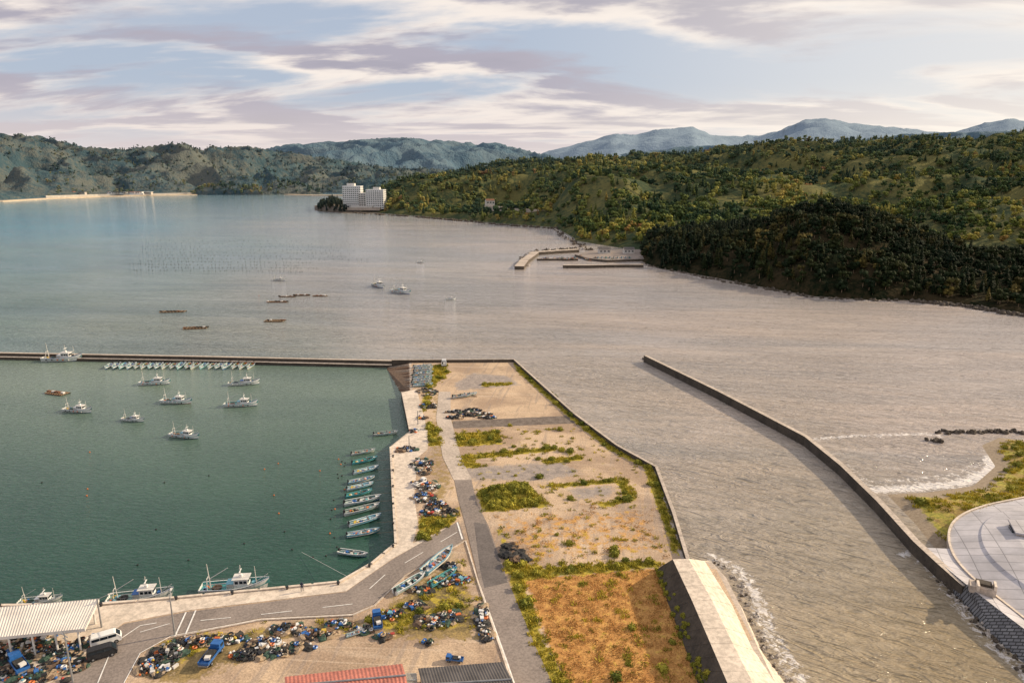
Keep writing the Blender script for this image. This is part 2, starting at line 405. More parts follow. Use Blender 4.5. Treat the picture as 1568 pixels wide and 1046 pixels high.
# ------------------------------------------------------------------ sea
ys=[40.0]
while ys[-1]<16000: ys.append(ys[-1]+max(1.6,(ys[-1]-260)*0.012 if ys[-1]>260 else 1.6))
xp=[0.0]
while xp[-1]<16000: xp.append(xp[-1]+max(1.8,(xp[-1]-220)*0.03 if xp[-1]>220 else 1.8))
xs=np.array([-a for a in xp[:0:-1]]+xp); ys=np.array(ys)
X,Y=np.meshgrid(xs,ys)
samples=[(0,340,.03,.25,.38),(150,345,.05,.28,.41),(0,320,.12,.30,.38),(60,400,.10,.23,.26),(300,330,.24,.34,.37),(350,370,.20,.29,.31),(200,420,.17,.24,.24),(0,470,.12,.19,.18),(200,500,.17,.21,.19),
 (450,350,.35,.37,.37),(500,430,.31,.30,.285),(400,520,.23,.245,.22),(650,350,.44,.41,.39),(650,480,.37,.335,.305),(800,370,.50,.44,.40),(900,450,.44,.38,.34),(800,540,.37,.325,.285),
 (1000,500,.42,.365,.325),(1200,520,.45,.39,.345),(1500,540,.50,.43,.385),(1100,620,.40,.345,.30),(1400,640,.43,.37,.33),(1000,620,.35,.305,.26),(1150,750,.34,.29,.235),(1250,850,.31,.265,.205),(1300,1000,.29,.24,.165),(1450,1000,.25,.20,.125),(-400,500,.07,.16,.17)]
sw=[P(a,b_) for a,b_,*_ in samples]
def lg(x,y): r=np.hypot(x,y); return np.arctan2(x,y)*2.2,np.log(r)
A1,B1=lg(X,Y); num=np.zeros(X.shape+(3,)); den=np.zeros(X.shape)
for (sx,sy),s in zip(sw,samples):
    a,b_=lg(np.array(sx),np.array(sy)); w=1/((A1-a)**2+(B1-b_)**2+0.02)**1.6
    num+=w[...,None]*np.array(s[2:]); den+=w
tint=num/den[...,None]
foam=np.zeros(X.shape)
def polyline_d(px,z=0):
    pts=[P(a,b_,z) for a,b_ in px]; d=np.full(X.shape,1e9)
    for (x0,y0),(x1,y1) in zip(pts[:-1],pts[1:]):
        dx,dy=x1-x0,y1-y0;t=np.clip(((X-x0)*dx+(Y-y0)*dy)/(dx*dx+dy*dy),0,1)
        d=np.minimum(d,np.hypot(X-x0-t*dx,Y-y0-t*dy))
    return d
for px,wd,st in (([(1088,852),(1130,870),(1158,910),(1176,965),(1235,1060)],2.6,0.74),([(1250,672),(1300,668),(1420,664),(1440,668)],2.0,0.74),([(1335,750),(1400,747),(1470,740),(1515,724),(1518,700)],2.6,0.9),([(1320,738),(1400,734),(1460,728),(1500,710)],2.2,0.62),([(1290,690),(1380,688),(1460,690)],2.0,0.5),
    ([(1260,690),(1300,715),(1340,748)],2.0,0.58),([(985,408),(1100,432),(1250,458),(1400,464),(1568,485),(1700,505)],2.5,0.66),([(485,325),(620,333),(700,340),(850,352),(880,370)],5,0.7),([(1410,845),(1440,885),(1475,930),(1530,992),(1590,1045)],3.2,0.68),([(0,309),(150,302),(300,300),(500,300)],12,0.9),([(1410,840),(1380,850)],1.6,0.78)):
    foam=np.maximum(foam,st*np.exp(-(polyline_d(px)/wd)**2))
def wmap(nt,vec,sx,sy,rz):
    m1=nt.nodes.new('ShaderNodeMapping'); m1.inputs['Rotation'].default_value=(0,0,rz); nt.links.new(vec,m1.inputs['Vector'])
    mp=nt.nodes.new('ShaderNodeMapping'); mp.inputs['Scale'].default_value=(sx,sy,1)
    nt.links.new(m1.outputs[0],mp.inputs['Vector']); return mp.outputs[0]
m,nt,b=newmat('sea_water')
pos=N(nt,'ShaderNodeNewGeometry').outputs['Position']
sy=N(nt,'ShaderNodeSeparateXYZ'); nt.links.new(pos,sy.inputs[0])
n1=noisen(nt,wmap(nt,pos,0.16,0.50,0.45),1.0,3,0.6,0.6)
n2=noisen(nt,wmap(nt,pos,0.20,0.60,-0.25),1.0,3,0.6,0.4)
n3=noisen(nt,wmap(nt,pos,0.012,0.03,0.3),1.0,2,0.6)
near=nt.nodes.new('ShaderNodeMapRange'); nt.links.new(sy.outputs[1],near.inputs[0]); near.inputs[1].default_value=120;near.inputs[2].default_value=520;near.inputs[3].default_value=1.0;near.inputs[4].default_value=0.3
r1=math_(nt,'SUBTRACT',1.0,math_(nt,'ABSOLUTE',math_(nt,'MULTIPLY_ADD',n1,4.0,-2.0)))
r2=math_(nt,'SUBTRACT',1.0,math_(nt,'ABSOLUTE',math_(nt,'MULTIPLY_ADD',n2,4.0,-2.0)))
h=math_(nt,'ADD',math_(nt,'MULTIPLY',r1,0.55),math_(nt,'MULTIPLY',r2,0.35))
amp_=math_(nt,'MULTIPLY',math_(nt,'MULTIPLY_ADD',n3,1.6,0.1),near.outputs[0])
hb=math_(nt,'MULTIPLY',h,amp_)
bn=N(nt,'ShaderNodeBump'); bn.inputs['Distance'].default_value=0.65; bn.inputs['Strength'].default_value=1.0
nt.links.new(hb,bn.inputs['Height']); nt.links.new(bn.outputs[0],b.inputs['Normal'])
tc_=attr(nt,'tint','Color')
c=mixc(nt,ramp(nt,noisen(nt,wmap(nt,pos,0.003,0.014,0.1),1.0,5,0.62,0.6),0.35,0.65),(0.84,0.89,0.94),(1.10,1.07,1.03))
c=mixc(nt,1.0,tc_,c,'MULTIPLY')
c=mixc(nt,math_(nt,'MULTIPLY_ADD',near.outputs[0],.75,.25),c,mixc(nt,1.0,c,mixc(nt,ramp(nt,h,0.05,0.75),(0.70,0.72,0.73),(1.20,1.19,1.19)),'MULTIPLY'))  # ripple light and shade painted into the water colour by wave height
n4=noisen(nt,wmap(nt,pos,0.02,0.16,0.12),1.0,4,0.7,0.5)
c=mixc(nt,1.0,c,mixc(nt,ramp(nt,n4,0.35,0.65),(0.88,0.89,0.90),(1.09,1.08,1.07)),'MULTIPLY')  # finer ripple streaks, their light and dark likewise put into the colour
fo=attr(nt,'foam')
ff=ramp(nt,math_(nt,'ADD',fo,math_(nt,'MULTIPLY_ADD',noisen(nt,pos,0.8,5,0.75,0.8),1.7,-0.98)),0.42,0.66)
c=mixc(nt,math_(nt,'MULTIPLY',ff,.85),c,(0.76,0.72,0.69))
nt.links.new(c,b.inputs['Base Color'])
nt.links.new(math_(nt,'MULTIPLY_ADD',ff,0.6,0.07),b.inputs['Roughness']); b.inputs['IOR'].default_value=1.38
gridmesh('sea_water',X,Y,np.zeros(X.shape),{'tint':tint,'foam':foam},m)
m,nt,b=newmat('harbour_water')
pos=N(nt,'ShaderNodeNewGeometry').outputs['Position']
n3=noisen(nt,wmap(nt,pos,0.008,0.02,0.3),1.0,4,0.6,0.4)
n1=noisen(nt,wmap(nt,pos,0.5,1.3,0.15),1.0,3,0.65,0.3)
sy=N(nt,'ShaderNodeSeparateXYZ'); nt.links.new(pos,sy.inputs[0])
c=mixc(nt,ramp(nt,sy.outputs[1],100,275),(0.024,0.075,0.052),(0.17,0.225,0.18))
c=mixc(nt,1.0,c,mixc(nt,ramp(nt,n3,0.3,0.7),(0.80,0.84,0.86),(1.22,1.17,1.14)),'MULTIPLY')
c=mixc(nt,1.0,c,mixc(nt,ramp(nt,n1,0.35,0.65),(0.9,0.9,0.9),(1.08,1.08,1.08)),'MULTIPLY')
nt.links.new(c,b.inputs['Base Color']); b.inputs['Roughness'].default_value=0.08; b.inputs['IOR'].default_value=1.33
bn=N(nt,'ShaderNodeBump'); bn.inputs['Distance'].default_value=0.25; bn.inputs['Strength'].default_value=1
nt.links.new(n1,bn.inputs['Height']); nt.links.new(bn.outputs[0],b.inputs['Normal'])
b_=MB(); flat(b_,[P(-420,541),P(600,553),P(640,556),P(660,700),P(640,860),P(540,930),P(155,960),P(-420,960)],0.02,m); b_.obj('harbour_water')
# ------------------------------------------------------------------ land of the quay
LAND=[(626,554),(787,553),(880,635),(945,683),(1003,715),(1030,785),(1052,858),(1090,860),(1112,884),(1135,930),(1158,985),(1195,1060),(1290,1300),(-400,1300),(-400,925),(0,925),(155,923),(270,913),(440,897),(520,889),(570,862),(606,832),(598,683),(627,660),(614,600),(627,600)]
LW=W(LAND)
m,nt,b=newmat('reclaimed_ground')
pos=N(nt,'ShaderNodeNewGeometry').outputs['Position']
nA=noisen(nt,pos,0.05,5,0.65,0.4); nB=noisen(nt,pos,0.6,5,0.7); nC=noisen(nt,pos,3.0,3,0.7)
c=mixc(nt,ramp(nt,nA,0.38,0.62),(0.39,0.28,0.195),(0.62,0.46,0.31))
c=mixc(nt,math_(nt,'MULTIPLY',ramp(nt,nB,0.56,0.68),.65),c,(0.28,0.21,0.14))
trk=noisen(nt,wmap(nt,pos,0.45,0.03,0.15),1.0,4,0.6,1.2)
c=mixc(nt,math_(nt,'MULTIPLY',ramp(nt,trk,0.53,0.64),0.5),c,(0.31,0.25,0.21))
trk2=noisen(nt,wmap(nt,pos,0.03,0.5,0.1),1.0,4,0.6,1.2)
c=mixc(nt,math_(nt,'MULTIPLY',ramp(nt,trk2,0.56,0.64),0.4),c,(0.64,0.51,0.38))
def masked(c,nm,col1,col2,k=0.9):
    f=ramp(nt,math_(nt,'ADD',attr(nt,nm),math_(nt,'MULTIPLY_ADD',nB,k,-k/2)),0.38,0.62)
    return mixc(nt,f,c,mixc(nt,ramp(nt,nB,0.35,0.65),col1,col2))
c=masked(c,'dark',(0.15,0.12,0.10),(0.23,0.19,0.16))
c=masked(c,'grey',(0.28,0.24,0.215),(0.42,0.35,0.30))
c=masked(c,'orange',(0.40,0.19,0.06),(0.62,0.34,0.11),1.2)
c=masked(c,'brown',(0.17,0.13,0.06),(0.38,0.27,0.12),1.6)
c=masked(c,'grass',(0.24,0.21,0.035),(0.50,0.38,0.06),1.5)
c=mixc(nt,1.0,c,mixc(nt,ramp(nt,nC,0.3,0.7),(0.75,0.75,0.75),(1.2,1.2,1.2)),'MULTIPLY')
nt.links.new(c,b.inputs['Base Color']); b.inputs['Roughness'].default_value=0.95; b.inputs['Specular IOR Level'].default_value=0.2
bn=N(nt,'ShaderNodeBump'); bn.inputs['Distance'].default_value=0.18; bn.inputs['Strength'].default_value=0.6
nt.links.new(math_(nt,'ADD',nB,math_(nt,'MULTIPLY',nC,0.3)),bn.inputs['Height']); nt.links.new(bn.outputs[0],b.inputs['Normal'])
M['ground']=m
prism('quay_land',LW,-4,1.97,'concrete','concrete_dk')
gx=np.arange(-170,80,0.9); gy=np.arange(58,268,0.9)
GX,GY=np.meshgrid(gx,gy)
D=sdist(GX,GY,LW)
def region(polys,soft=1.5):
    o=np.full(GX.shape,-1e9)
    for p in polys: o=np.maximum(o,sdist(GX,GY,W(p)))
    return sstep(-soft,soft,o)
orangeP=[(800,885),(1008,870),(1085,1060),(870,1060)]
grassP=[[(778,862),(800,858),(850,878),(800,890),(815,930),(832,980),(866,1046),(890,1120),(855,1120),(838,1046),(808,980),(785,910),(768,830),(758,812),(768,808)],
[(787,556),(800,563),(885,637),(945,685),(1002,717),(1042,850),(1030,845),(1004,770),(985,715),(930,688),(868,637),(790,567)],
[(697,664),(763,660),(768,680),(695,684)],[(700,698),(850,684),(852,690),(720,704),(740,715),(705,718)],[(825,706),(890,697),(892,704),(835,711)],
[(835,742),(955,733),(975,765),(930,776),(905,773),(955,763),(945,740),(850,747)],[(728,752),(800,742),(842,776),(740,784)],
[(765,874),(1010,858),(1012,868),(800,888)],[(650,650),(668,655),(674,683),(657,683)],[(640,795),(700,777),(695,800),(640,832)],[(662,560),(680,558),(686,572),(662,592),(650,632),(642,630)],
[(735,588),(780,586),(782,590),(740,592)]]
grass=region(grassP,1.2)
grass=np.maximum(grass,0.50*region([[(700,850),(720,900),(742,978),(640,960),(600,930)],[(230,990),(300,965),(540,950),(640,905),(700,960),(600,978),(420,965),(240,1030)]],3))
grass=np.maximum(grass,0.28*region([orangeP],2))
grass=np.maximum(grass,0.30*region([[(760,810),(860,800),(1020,820),(1010,868),(780,870)]],3))
grass=np.maximum(grass,0.25*region([[(700,650),(880,655),(985,720),(1010,800),(740,800)]],3))
attrs={'grass':grass,
'orange':np.maximum(region([orangeP],2),0.45*region([[(740,785),(1000,775),(1030,850),(780,870)]],4)),
'dark':region([[(690,645),(875,636),(885,648),(695,656)]],0.7),
'grey':region([[(690,715),(860,705),(900,725),(840,738),(720,738)],[(865,746),(940,740),(948,760),(880,768)],[(690,590),(720,570),(780,575),(800,590),(700,600)]],4)*0.75,
'brown':np.maximum(region([[(560,945),(700,850),(720,895),(745,980),(600,980)],[(215,1046),(240,975),(540,947),(600,960),(420,985),(300,1046)]],3)*0.8,0.5*region([[(660,600),(690,600),(700,740),(680,780),(650,770)]],2))}
keep=(D[:-1,:-1]>0.3)&(D[1:,1:]>0.3)&(D[1:,:-1]>0.3)&(D[:-1,1:]>0.3)
bush=np.exp(-((sdist(GX,GY,W([(738,756),(800,747),(825,770),(748,776)]))-3).clip(-9,0)/2.2)**2)*2.0
GZ=2.0+bush*(sdist(GX,GY,W([(720,740),(805,730),(855,784),(730,792)]))>0)
gridmesh('reclaimed_ground',GX,GY,GZ,attrs,m,keep)
def grassmat(nm,a,b2,ra=.6):
    m,nt,b=newmat(nm); oi=nt.nodes.new('ShaderNodeObjectInfo')
    f=math_(nt,'ADD',math_(nt,'MULTIPLY',oi.outputs['Random'],ra),math_(nt,'MULTIPLY_ADD',noisen(nt,oi.outputs['Location'],0.12,3),1.4,-0.5),clamp=True)
    nt.links.new(mixc(nt,f,a,b2),b.inputs['Base Color']); b.inputs['Roughness'].default_value=0.8
    b.inputs['Specular IOR Level'].default_value=0.2
    return m
gm=grassmat('grass_yellow_green',(0.16,0.18,0.02),(0.64,0.50,0.06))
gmo=grassmat('grass_orange',(0.36,0.19,0.055),(0.66,0.40,0.14))
gmb=grassmat('shrub_green',(0.07,0.10,0.015),(0.44,0.38,0.05))
def tuft(gm,seed,h,n=26,r=0.5):
    random.seed(seed); b=MB()
    for i in range(n):
        a=random.random()*6.28; q=r*math.sqrt(random.random()); x,y=q*math.cos(a),q*math.sin(a)
        d=random.random()*6.28; hh=h*random.uniform(0.5,1); w=0.08
        lx,ly=math.cos(d)*hh*0.5,math.sin(d)*hh*0.5
        b.add([(x-math.sin(d)*w,y+math.cos(d)*w,0),(x+math.sin(d)*w,y-math.cos(d)*w,0),(x+lx,y+ly,hh)],[(0,1,2)],gm)
    return b.mesh('tuft')
def bushm(gm,seed,r=0.9,n=130):
    random.seed(seed); b=MB(); b.blob((0,0,r*0.4),r*0.65,gm,0.8,0.3,1)
    for i in range(n):
        d=Vector((random.gauss(0,1),random.gauss(0,1),abs(random.gauss(0,1)))).normalized()
        leafquad(b,d*r*random.uniform(0.6,1.1),random.uniform(0.1,0.22),gm,0.5)
    return b.mesh('shrub')
TG=protos('grass_types',[tuft(gm,1,0.4),tuft(gm,2,0.3),tuft(gm,3,0.5),bushm(gmb,4)])
TO=protos('dry_grass_types',[tuft(gmo,5,0.2,22,.7),tuft(gmo,6,0.15,20,.8),tuft(gmo,7,0.25,22,.7),tuft(gm,8,0.25)])
random.seed(21)
def samp(n,field,seed,thr,sd=.08,am=.55):
    xs_=rng.uniform(gx[0],gx[-2],n*12); ys_=rng.uniform(gy[0],gy[-2],n*12)
    i=((ys_-gy[0])/0.9).astype(int); j=((xs_-gx[0])/0.9).astype(int)
    ok=(field[i,j]>0.05)&(D[i,j]>0.6)
    xs_,ys_,i,j=xs_[ok],ys_[ok],i[ok],j[ok]
    f=field[i,j]; nz=np.array([noise.fractal(Vector((a*0.5,c*0.5,seed)),0.8,2,3) for a,c in zip(xs_,ys_)])
    ok=f+nz*am+rng.normal(0,sd,len(f))>thr
    return np.stack([xs_[ok],ys_[ok],GZ[i[ok],j[ok]]],-1)[:n*4]
pts=samp(15000,grass,3.0,0.6,.12); n=len(pts)
scatter('grass',pts,rng.uniform(0.5,1.3,n),rng.choice([0,1,2,3],n,p=[.38,.36,.22,.04]),TG,0.2)
pts=samp(9000,attrs['orange'],8.0,0.7,.25,.3); n=len(pts)
scatter('dry_field_grass',pts,rng.uniform(0.5,1.3,n),rng.choice([0,1,2,3],n,p=[.36,.36,.22,.06]),TO,0.2)
mb=W([(738,756),(800,746),(832,774),(748,780)]); pp=[];
while len(pp)<110:
    x=random.uniform(min(p[0] for p in mb),max(p[0] for p in mb));y=random.uniform(min(p[1] for p in mb),max(p[1] for p in mb))
    if sdist(np.array([x]),np.array([y]),mb)[0]>0:
        i=int((y-gy[0])/0.9);j=int((x-gx[0])/0.9); pp.append((x,y,GZ[i,j]-.1))
for a,c_ in [(650,822),(658,815),(645,818),(655,826),(642,825)]: pp.append(P3(a,c_,2.0))
scatter('shrub',pp,rng.uniform(0.6,1.4,len(pp)),[3]*len(pp),TG,0.1)
# ------------------------------------------------------------------ roads and aprons
sheet('concrete_quay_apron',[(155,924),(270,914),(440,898),(520,890),(570,863),(607,832),(599,684),(627,662),(615,601),(638,596),(655,660),(655,688),(640,700),(634,760),(640,800),(632,832),(700,800),(600,856),(530,905),(400,921),(290,934),(190,953),(150,985),(60,1060),(-60,1200),(-250,1200),(-250,930),(0,926)],2.03,'concrete_lt')
sheet('quay_road',[(702,798),(712,826),(620,880),(572,925),(540,939),(400,946),(260,973),(215,1000),(190,1046),(175,1120),(40,1120),(100,1046),(150,985),(190,955),(290,936),(400,923),(530,906),(600,857)],2.05,'asphalt')
sheet('access_road',[(696,735),(702,765),(712,800),(735,895),(775,1010),(790,1060),(810,1140),(900,1140),(852,1060),(820,990),(778,890),(748,805),(730,770),(722,735)],2.07,'asphalt')
sheet('dirt_track',[(672,600),(668,640),(678,700),(695,735),(723,735),(706,700),(690,640),(690,600)],2.05,'concrete')
sheet('road_patch',[(726,800),(745,803),(770,872),(777,892),(742,900),(735,870)],2.09,'asphalt_dk')
line('road_line',[(733,893),(775,1010),(792,1060)],0.22,2.11)
line('road_line',[(215,968),(260,955),(400,941),(540,925),(590,880),(700,815)],0.15,2.10,dash=5)
line('road_line',[(150,1046),(175,985),(215,958),(240,954)],0.18,2.10)
line('road_line',[(700,800),(708,826)],0.3,2.10)
line('road_line',[(283,975),(300,935)],0.25,2.12)
line('road_line',[(268,975),(285,938)],0.25,2.12)
line('road_line',[(190,1046),(215,1000),(262,974),(400,948),(540,941),(572,927)],0.14,2.10)
wall('kerb',[(712,828),(620,882),(573,927),(540,942),(400,949),(262,976)],0.25,1.9,2.2,'concrete',zp=2.1,step=4,gap=0.03,jit=0.005)
wall('kerb',[(713,828),(734,897),(773,1012),(790,1065)],0.25,1.9,2.2,'concrete_lt',zp=2.1,step=4,gap=0.03,jit=0.005)
wall('quay_edge_kerb',[(0,927),(155,925),(270,915),(440,899),(520,891),(569,863),(606,832),(598,684)],0.5,1.9,2.3,'concrete_lt','concrete',zp=2.1,step=5,gap=0.4,jit=0.01)
b=MB(); a0,a1,c0,c1=P3(588,561,-.3),P3(612,602,-.3),P3(627,556,2),P3(628,601,2)
b.add([a0,a1,c1,c0],[(0,1,2,3)],'netb')
for t in np.linspace(0.08,0.92,9):
    p=Vector(a0).lerp(Vector(a1),t)+Vector((0,0,.15)); q=Vector(c0).lerp(Vector(c1),t)+Vector((0,0,.15)); b.cyl(p,q,0.18,0.18,'rust' if int(t*10)%2 else 'concrete',4)
b.obj('slipway')
# ------------------------------------------------------------------ breakwaters & seawalls
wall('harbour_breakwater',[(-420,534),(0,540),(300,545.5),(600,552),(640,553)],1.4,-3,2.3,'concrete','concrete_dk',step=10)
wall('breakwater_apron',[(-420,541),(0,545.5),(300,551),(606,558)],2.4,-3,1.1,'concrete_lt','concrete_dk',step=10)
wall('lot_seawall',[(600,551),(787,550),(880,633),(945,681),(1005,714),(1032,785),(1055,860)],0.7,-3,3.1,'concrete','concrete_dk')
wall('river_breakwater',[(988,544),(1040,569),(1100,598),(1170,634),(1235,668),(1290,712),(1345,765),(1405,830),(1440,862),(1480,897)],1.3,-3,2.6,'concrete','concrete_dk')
wall('river_breakwater_footing',[(986,547),(1040,572),(1100,601),(1170,637),(1233,671),(1287,716),(1341,769),(1400,836)],0.9,-3,0.6,'rock','concrete_dk',off=-0.4,step=4,jit=.2)
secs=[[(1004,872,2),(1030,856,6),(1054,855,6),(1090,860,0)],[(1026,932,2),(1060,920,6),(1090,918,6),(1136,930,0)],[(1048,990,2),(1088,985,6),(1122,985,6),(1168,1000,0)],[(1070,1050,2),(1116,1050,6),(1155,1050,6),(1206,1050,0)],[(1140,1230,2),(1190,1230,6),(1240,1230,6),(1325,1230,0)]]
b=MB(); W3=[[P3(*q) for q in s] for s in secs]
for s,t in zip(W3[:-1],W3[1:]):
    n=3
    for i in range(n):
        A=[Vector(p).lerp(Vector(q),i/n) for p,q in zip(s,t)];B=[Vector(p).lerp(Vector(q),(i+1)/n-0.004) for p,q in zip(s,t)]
        for k,mm in ((0,'concrete_dk'),(1,'concrete_lt'),(2,'concrete_lt')): b.add([A[k],B[k],B[k+1],A[k+1]],[(0,1,2,3)],mm)  # left slope's shade painted in: dark concrete beside the light crest
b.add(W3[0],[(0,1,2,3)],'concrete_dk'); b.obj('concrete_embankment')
pp=[]
for i in range(70):
    t=random.random(); k=min(3,int(t*4)); u=t*4-k
    q=Vector(W3[k][0]).lerp(Vector(W3[k+1][0]),u); r=Vector(W3[k][1]).lerp(Vector(W3[k+1][1]),u); pp.append(q.lerp(r,random.random()**2*0.5))
scatter('ivy_shrub',pp,rng.uniform(0.3,0.7,len(pp)),[3]*len(pp),TG,0.3)
def rockm(k,s):
    random.seed(s); b=MB(); b.blob((0,0,0),1,k,0.75,0.35,2); return b.mesh('boulder')
RL=protos('rubble_types',[rockm('rocklt',1),rockm('rocklt',2),rockm('rock',3)])
def rocks(name,px,w,n,s0,s1,dark,z=0.1):
    pts=[P(a,c_,0) for a,c_ in px]; L=[math.dist(p,q) for p,q in zip(pts[:-1],pts[1:])]; out=[]
    for i in range(n):
        k=random.choices(range(len(L)),L)[0]; t=random.random()
        x=pts[k][0]*(1-t)+pts[k+1][0]*t+random.gauss(0,w);y=pts[k][1]*(1-t)+pts[k+1][1]*t+random.gauss(0,w); out.append((x,y,z+random.uniform(-.2,.3)))
    scatter(name,out,rng.uniform(s0,s1,n),rng.choice([0,1,2],n,p=[.5-dark/2,.5-dark/2,dark]),RL,1.5)
random.seed(5)
rocks('riprap',[(1090,858),(1125,880),(1146,925),(1172,992),(1222,1070)],0.5,190,0.12,0.32,0.2,-.1)
rocks('rock_reef',[(1432,663),(1515,662),(1580,663)],0.6,60,0.4,0.9,1.0)
rocks('rock_reef',[(1425,675),(1440,675)],0.6,8,0.4,0.8,1.0)
rocks('shore_rocks',[(1395,462),(1480,470),(1568,485)],2,110,0.6,1.8,1.0)
rocks('shore_rocks',[(985,405),(1100,430),(1250,457),(1400,463)],1.5,120,0.5,1.4,1.0)
rocks('shore_rocks',[(486,323),(560,328),(640,333),(780,346),(850,351)],3,200,1.2,3,1.0)
rocks('shore_rocks',[(850,351),(862,362),(884,374),(902,384)],2,90,0.8,2,.8)
rocks('riprap',[(1406,838),(1438,880),(1472,925),(1528,988),(1590,1045)],0.6,120,0.15,0.4,0.6)
# ------------------------------------------------------------------ beach on the right
BE=W([(1358,757),(1420,754),(1490,744),(1524,714),(1503,682),(1530,670),(1600,678),(1900,700),(1900,980),(1600,960),(1480,890),(1440,850),(1400,800)],0)
bx=np.arange(60,210,1.0);by=np.arange(90,230,1.0); BX,BY=np.meshgrid(bx,by); BD=sdist(BX,BY,BE)
keepb=(BD[:-1,:-1]>-2)
bz=np.clip(BD*0.16,-0.4,2.0)
m,nt,b=newmat('beach_ground')
pos=N(nt,'ShaderNodeNewGeometry').outputs['Position']
nB=noisen(nt,pos,0.3,5,0.7);nC=noisen(nt,pos,2.0,4,0.7)
c=mixc(nt,ramp(nt,nC,0.3,0.7),(0.24,0.18,0.12),(0.38,0.30,0.21))
f=ramp(nt,math_(nt,'ADD',attr(nt,'inl'),math_(nt,'MULTIPLY_ADD',nB,1.2,-0.6)),0.4,0.6)
c=mixc(nt,f,c,mixc(nt,ramp(nt,nC,0.35,0.65),mixc(nt,ramp(nt,nB,0.4,0.6),(0.24,0.15,0.045),(0.20,0.20,0.03)),mixc(nt,ramp(nt,nB,0.4,0.6),(0.42,0.28,0.08),(0.48,0.40,0.06))))
nt.links.new(c,b.inputs['Base Color']); b.inputs['Roughness'].default_value=0.95
gridmesh('beach_ground',BX,BY,bz,{'inl':sstep(0,7,BD)},m,keepb)
n=14000; qx=rng.uniform(60,208,n*2);qy=rng.uniform(90,228,n*2); d=sdist(qx,qy,BE); nz=np.array([noise.fractal(Vector((a*.12,c_*.12,4)),.8,2,3) for a,c_ in zip(qx,qy)])
ok=(d>2.5)&(nz+d*0.05+rng.normal(0,.15,n*2)>0.15); q=np.stack([qx[ok],qy[ok],np.clip(d[ok]*.16,-.4,2)],-1)
scatter('beach_grass',q,rng.uniform(0.7,1.6,len(q)),rng.choice([0,1,2,3],len(q),p=[.35,.31,.31,.03]),TG,.2)
m,nt,b=newmat('levee_concrete')
pos=N(nt,'ShaderNodeNewGeometry').outputs['Position']
br=nt.nodes.new('ShaderNodeTexBrick'); nt.links.new(wmap(nt,pos,1,1,0.35),br.inputs['Vector']); br.inputs['Scale'].default_value=0.1
br.inputs['Color1'].default_value=(0.50,0.48,0.50,1);br.inputs['Color2'].default_value=(0.58,0.55,0.56,1);br.inputs['Mortar'].default_value=(0.30,0.29,0.30,1);br.inputs['Mortar Size'].default_value=0.008; br.offset=0.0
c=mixc(nt,1.0,br.outputs[0],mixc(nt,ramp(nt,noisen(nt,pos,.15,5,.7),.3,.7),(.75,.75,.75),(1.1,1.1,1.1)),'MULTIPLY')
nt.links.new(c,b.inputs['Base Color']); b.inputs['Roughness'].default_value=.9; M['levee']=m
outer=[(1900,715),(1700,742),(1620,752),(1560,764),(1500,776),(1462,794),(1450,818),(1458,852),(1490,888),(1540,925),(1620,990),(1760,1100)]
ob=[Vector(P3(a,c_,2.2)) for a,c_ in outer]
for _ in range(2):
    nb_=[ob[0]]
    for p,q in zip(ob[:-1],ob[1:]): nb_+=[p.lerp(q,.25),p.lerp(q,.75)]
    ob=nb_+[ob[-1]]
cen=Vector(P3(1760,850,4.6)); 
b=MB()
def ring(t,z):
    r=[p.lerp(cen,t) for p in ob]
    for p in r: p.z=z
    return r
rg=[ob,ring(.16,3.3),ring(.17,3.6),ring(.36,4.6)]
for A,B in zip(rg[:-1],rg[1:]):
    for k in range(len(ob)-1): b.add([A[k],A[k+1],B[k+1],B[k]],[(0,1,2,3)],'levee')
for k in range(len(ob)-1):
    b.add([rg[-1][k],rg[-1][k+1],cen],[(0,1,2)],'levee')
    o_,o2=ob[k],ob[k+1]; b.add([(o_.x,o_.y,-2),(o2.x,o2.y,-2),o2,o_],[(0,1,2,3)],'concrete_dk')
b.obj('concrete_levee')
b=MB(); q=Vector(P3(1590,818,4.4)); b.box((q.x,q.y,4.4),(8,5,1.2),'concrete',-.4); b.box((q.x-4.05,q.y+1.6,4.4),(.2,2.5,1.0),'glass',-.4); b.box((q.x,q.y,5.15),(8.6,5.6,.3),'levee',-.4); b.obj('concrete_culvert')
b=MB(); band(b,resample([(p.x,p.y) for p in ob],4),0.4,1,2.5,'concrete_lt','concrete',0,.03); b.obj('levee_parapet')
top=[(1412,838,2.4),(1445,866,2.6),(1490,903,3),(1545,945,3),(1625,1005,3),(1770,1110,3)];bot=[(1405,846,-.5),(1436,884,-.5),(1470,926,-.5),(1526,990,-.5),(1600,1050,-.5),(1720,1150,-.5)]
b=MB()
m2,nt,bb=newmat('revetment_blocks')
pos=N(nt,'ShaderNodeNewGeometry').outputs['Position']
br=nt.nodes.new('ShaderNodeTexBrick'); nt.links.new(wmap(nt,pos,1,1,0.9),br.inputs['Vector']); br.inputs['Scale'].default_value=0.6
br.inputs['Color1'].default_value=(0.15,0.15,0.16,1);br.inputs['Color2'].default_value=(0.24,0.24,0.25,1);br.inputs['Mortar'].default_value=(0.04,0.04,0.04,1);br.inputs['Mortar Size'].default_value=0.04
nt.links.new(br.outputs[0],bb.inputs['Base Color']); bb.inputs['Roughness'].default_value=.9
T=[Vector(P3(*q)) for q in top];B=[Vector(P3(*q)) for q in bot]
low=[Vector(P3(a,c_,2.15)) for a,c_ in [(1458,840),(1470,865),(1495,888),(1540,922),(1620,985),(1760,1095)]]
for i in range(len(T)-1):
    b.add([T[i],B[i],B[i+1],T[i+1]],[(0,1,2,3)],m2)
    b.add([T[i],T[i+1],low[i+1],low[i]],[(0,1,2,3)],'levee')
b.obj('revetment')
b=MB(); gx0,gy0=P(1503,903,3)
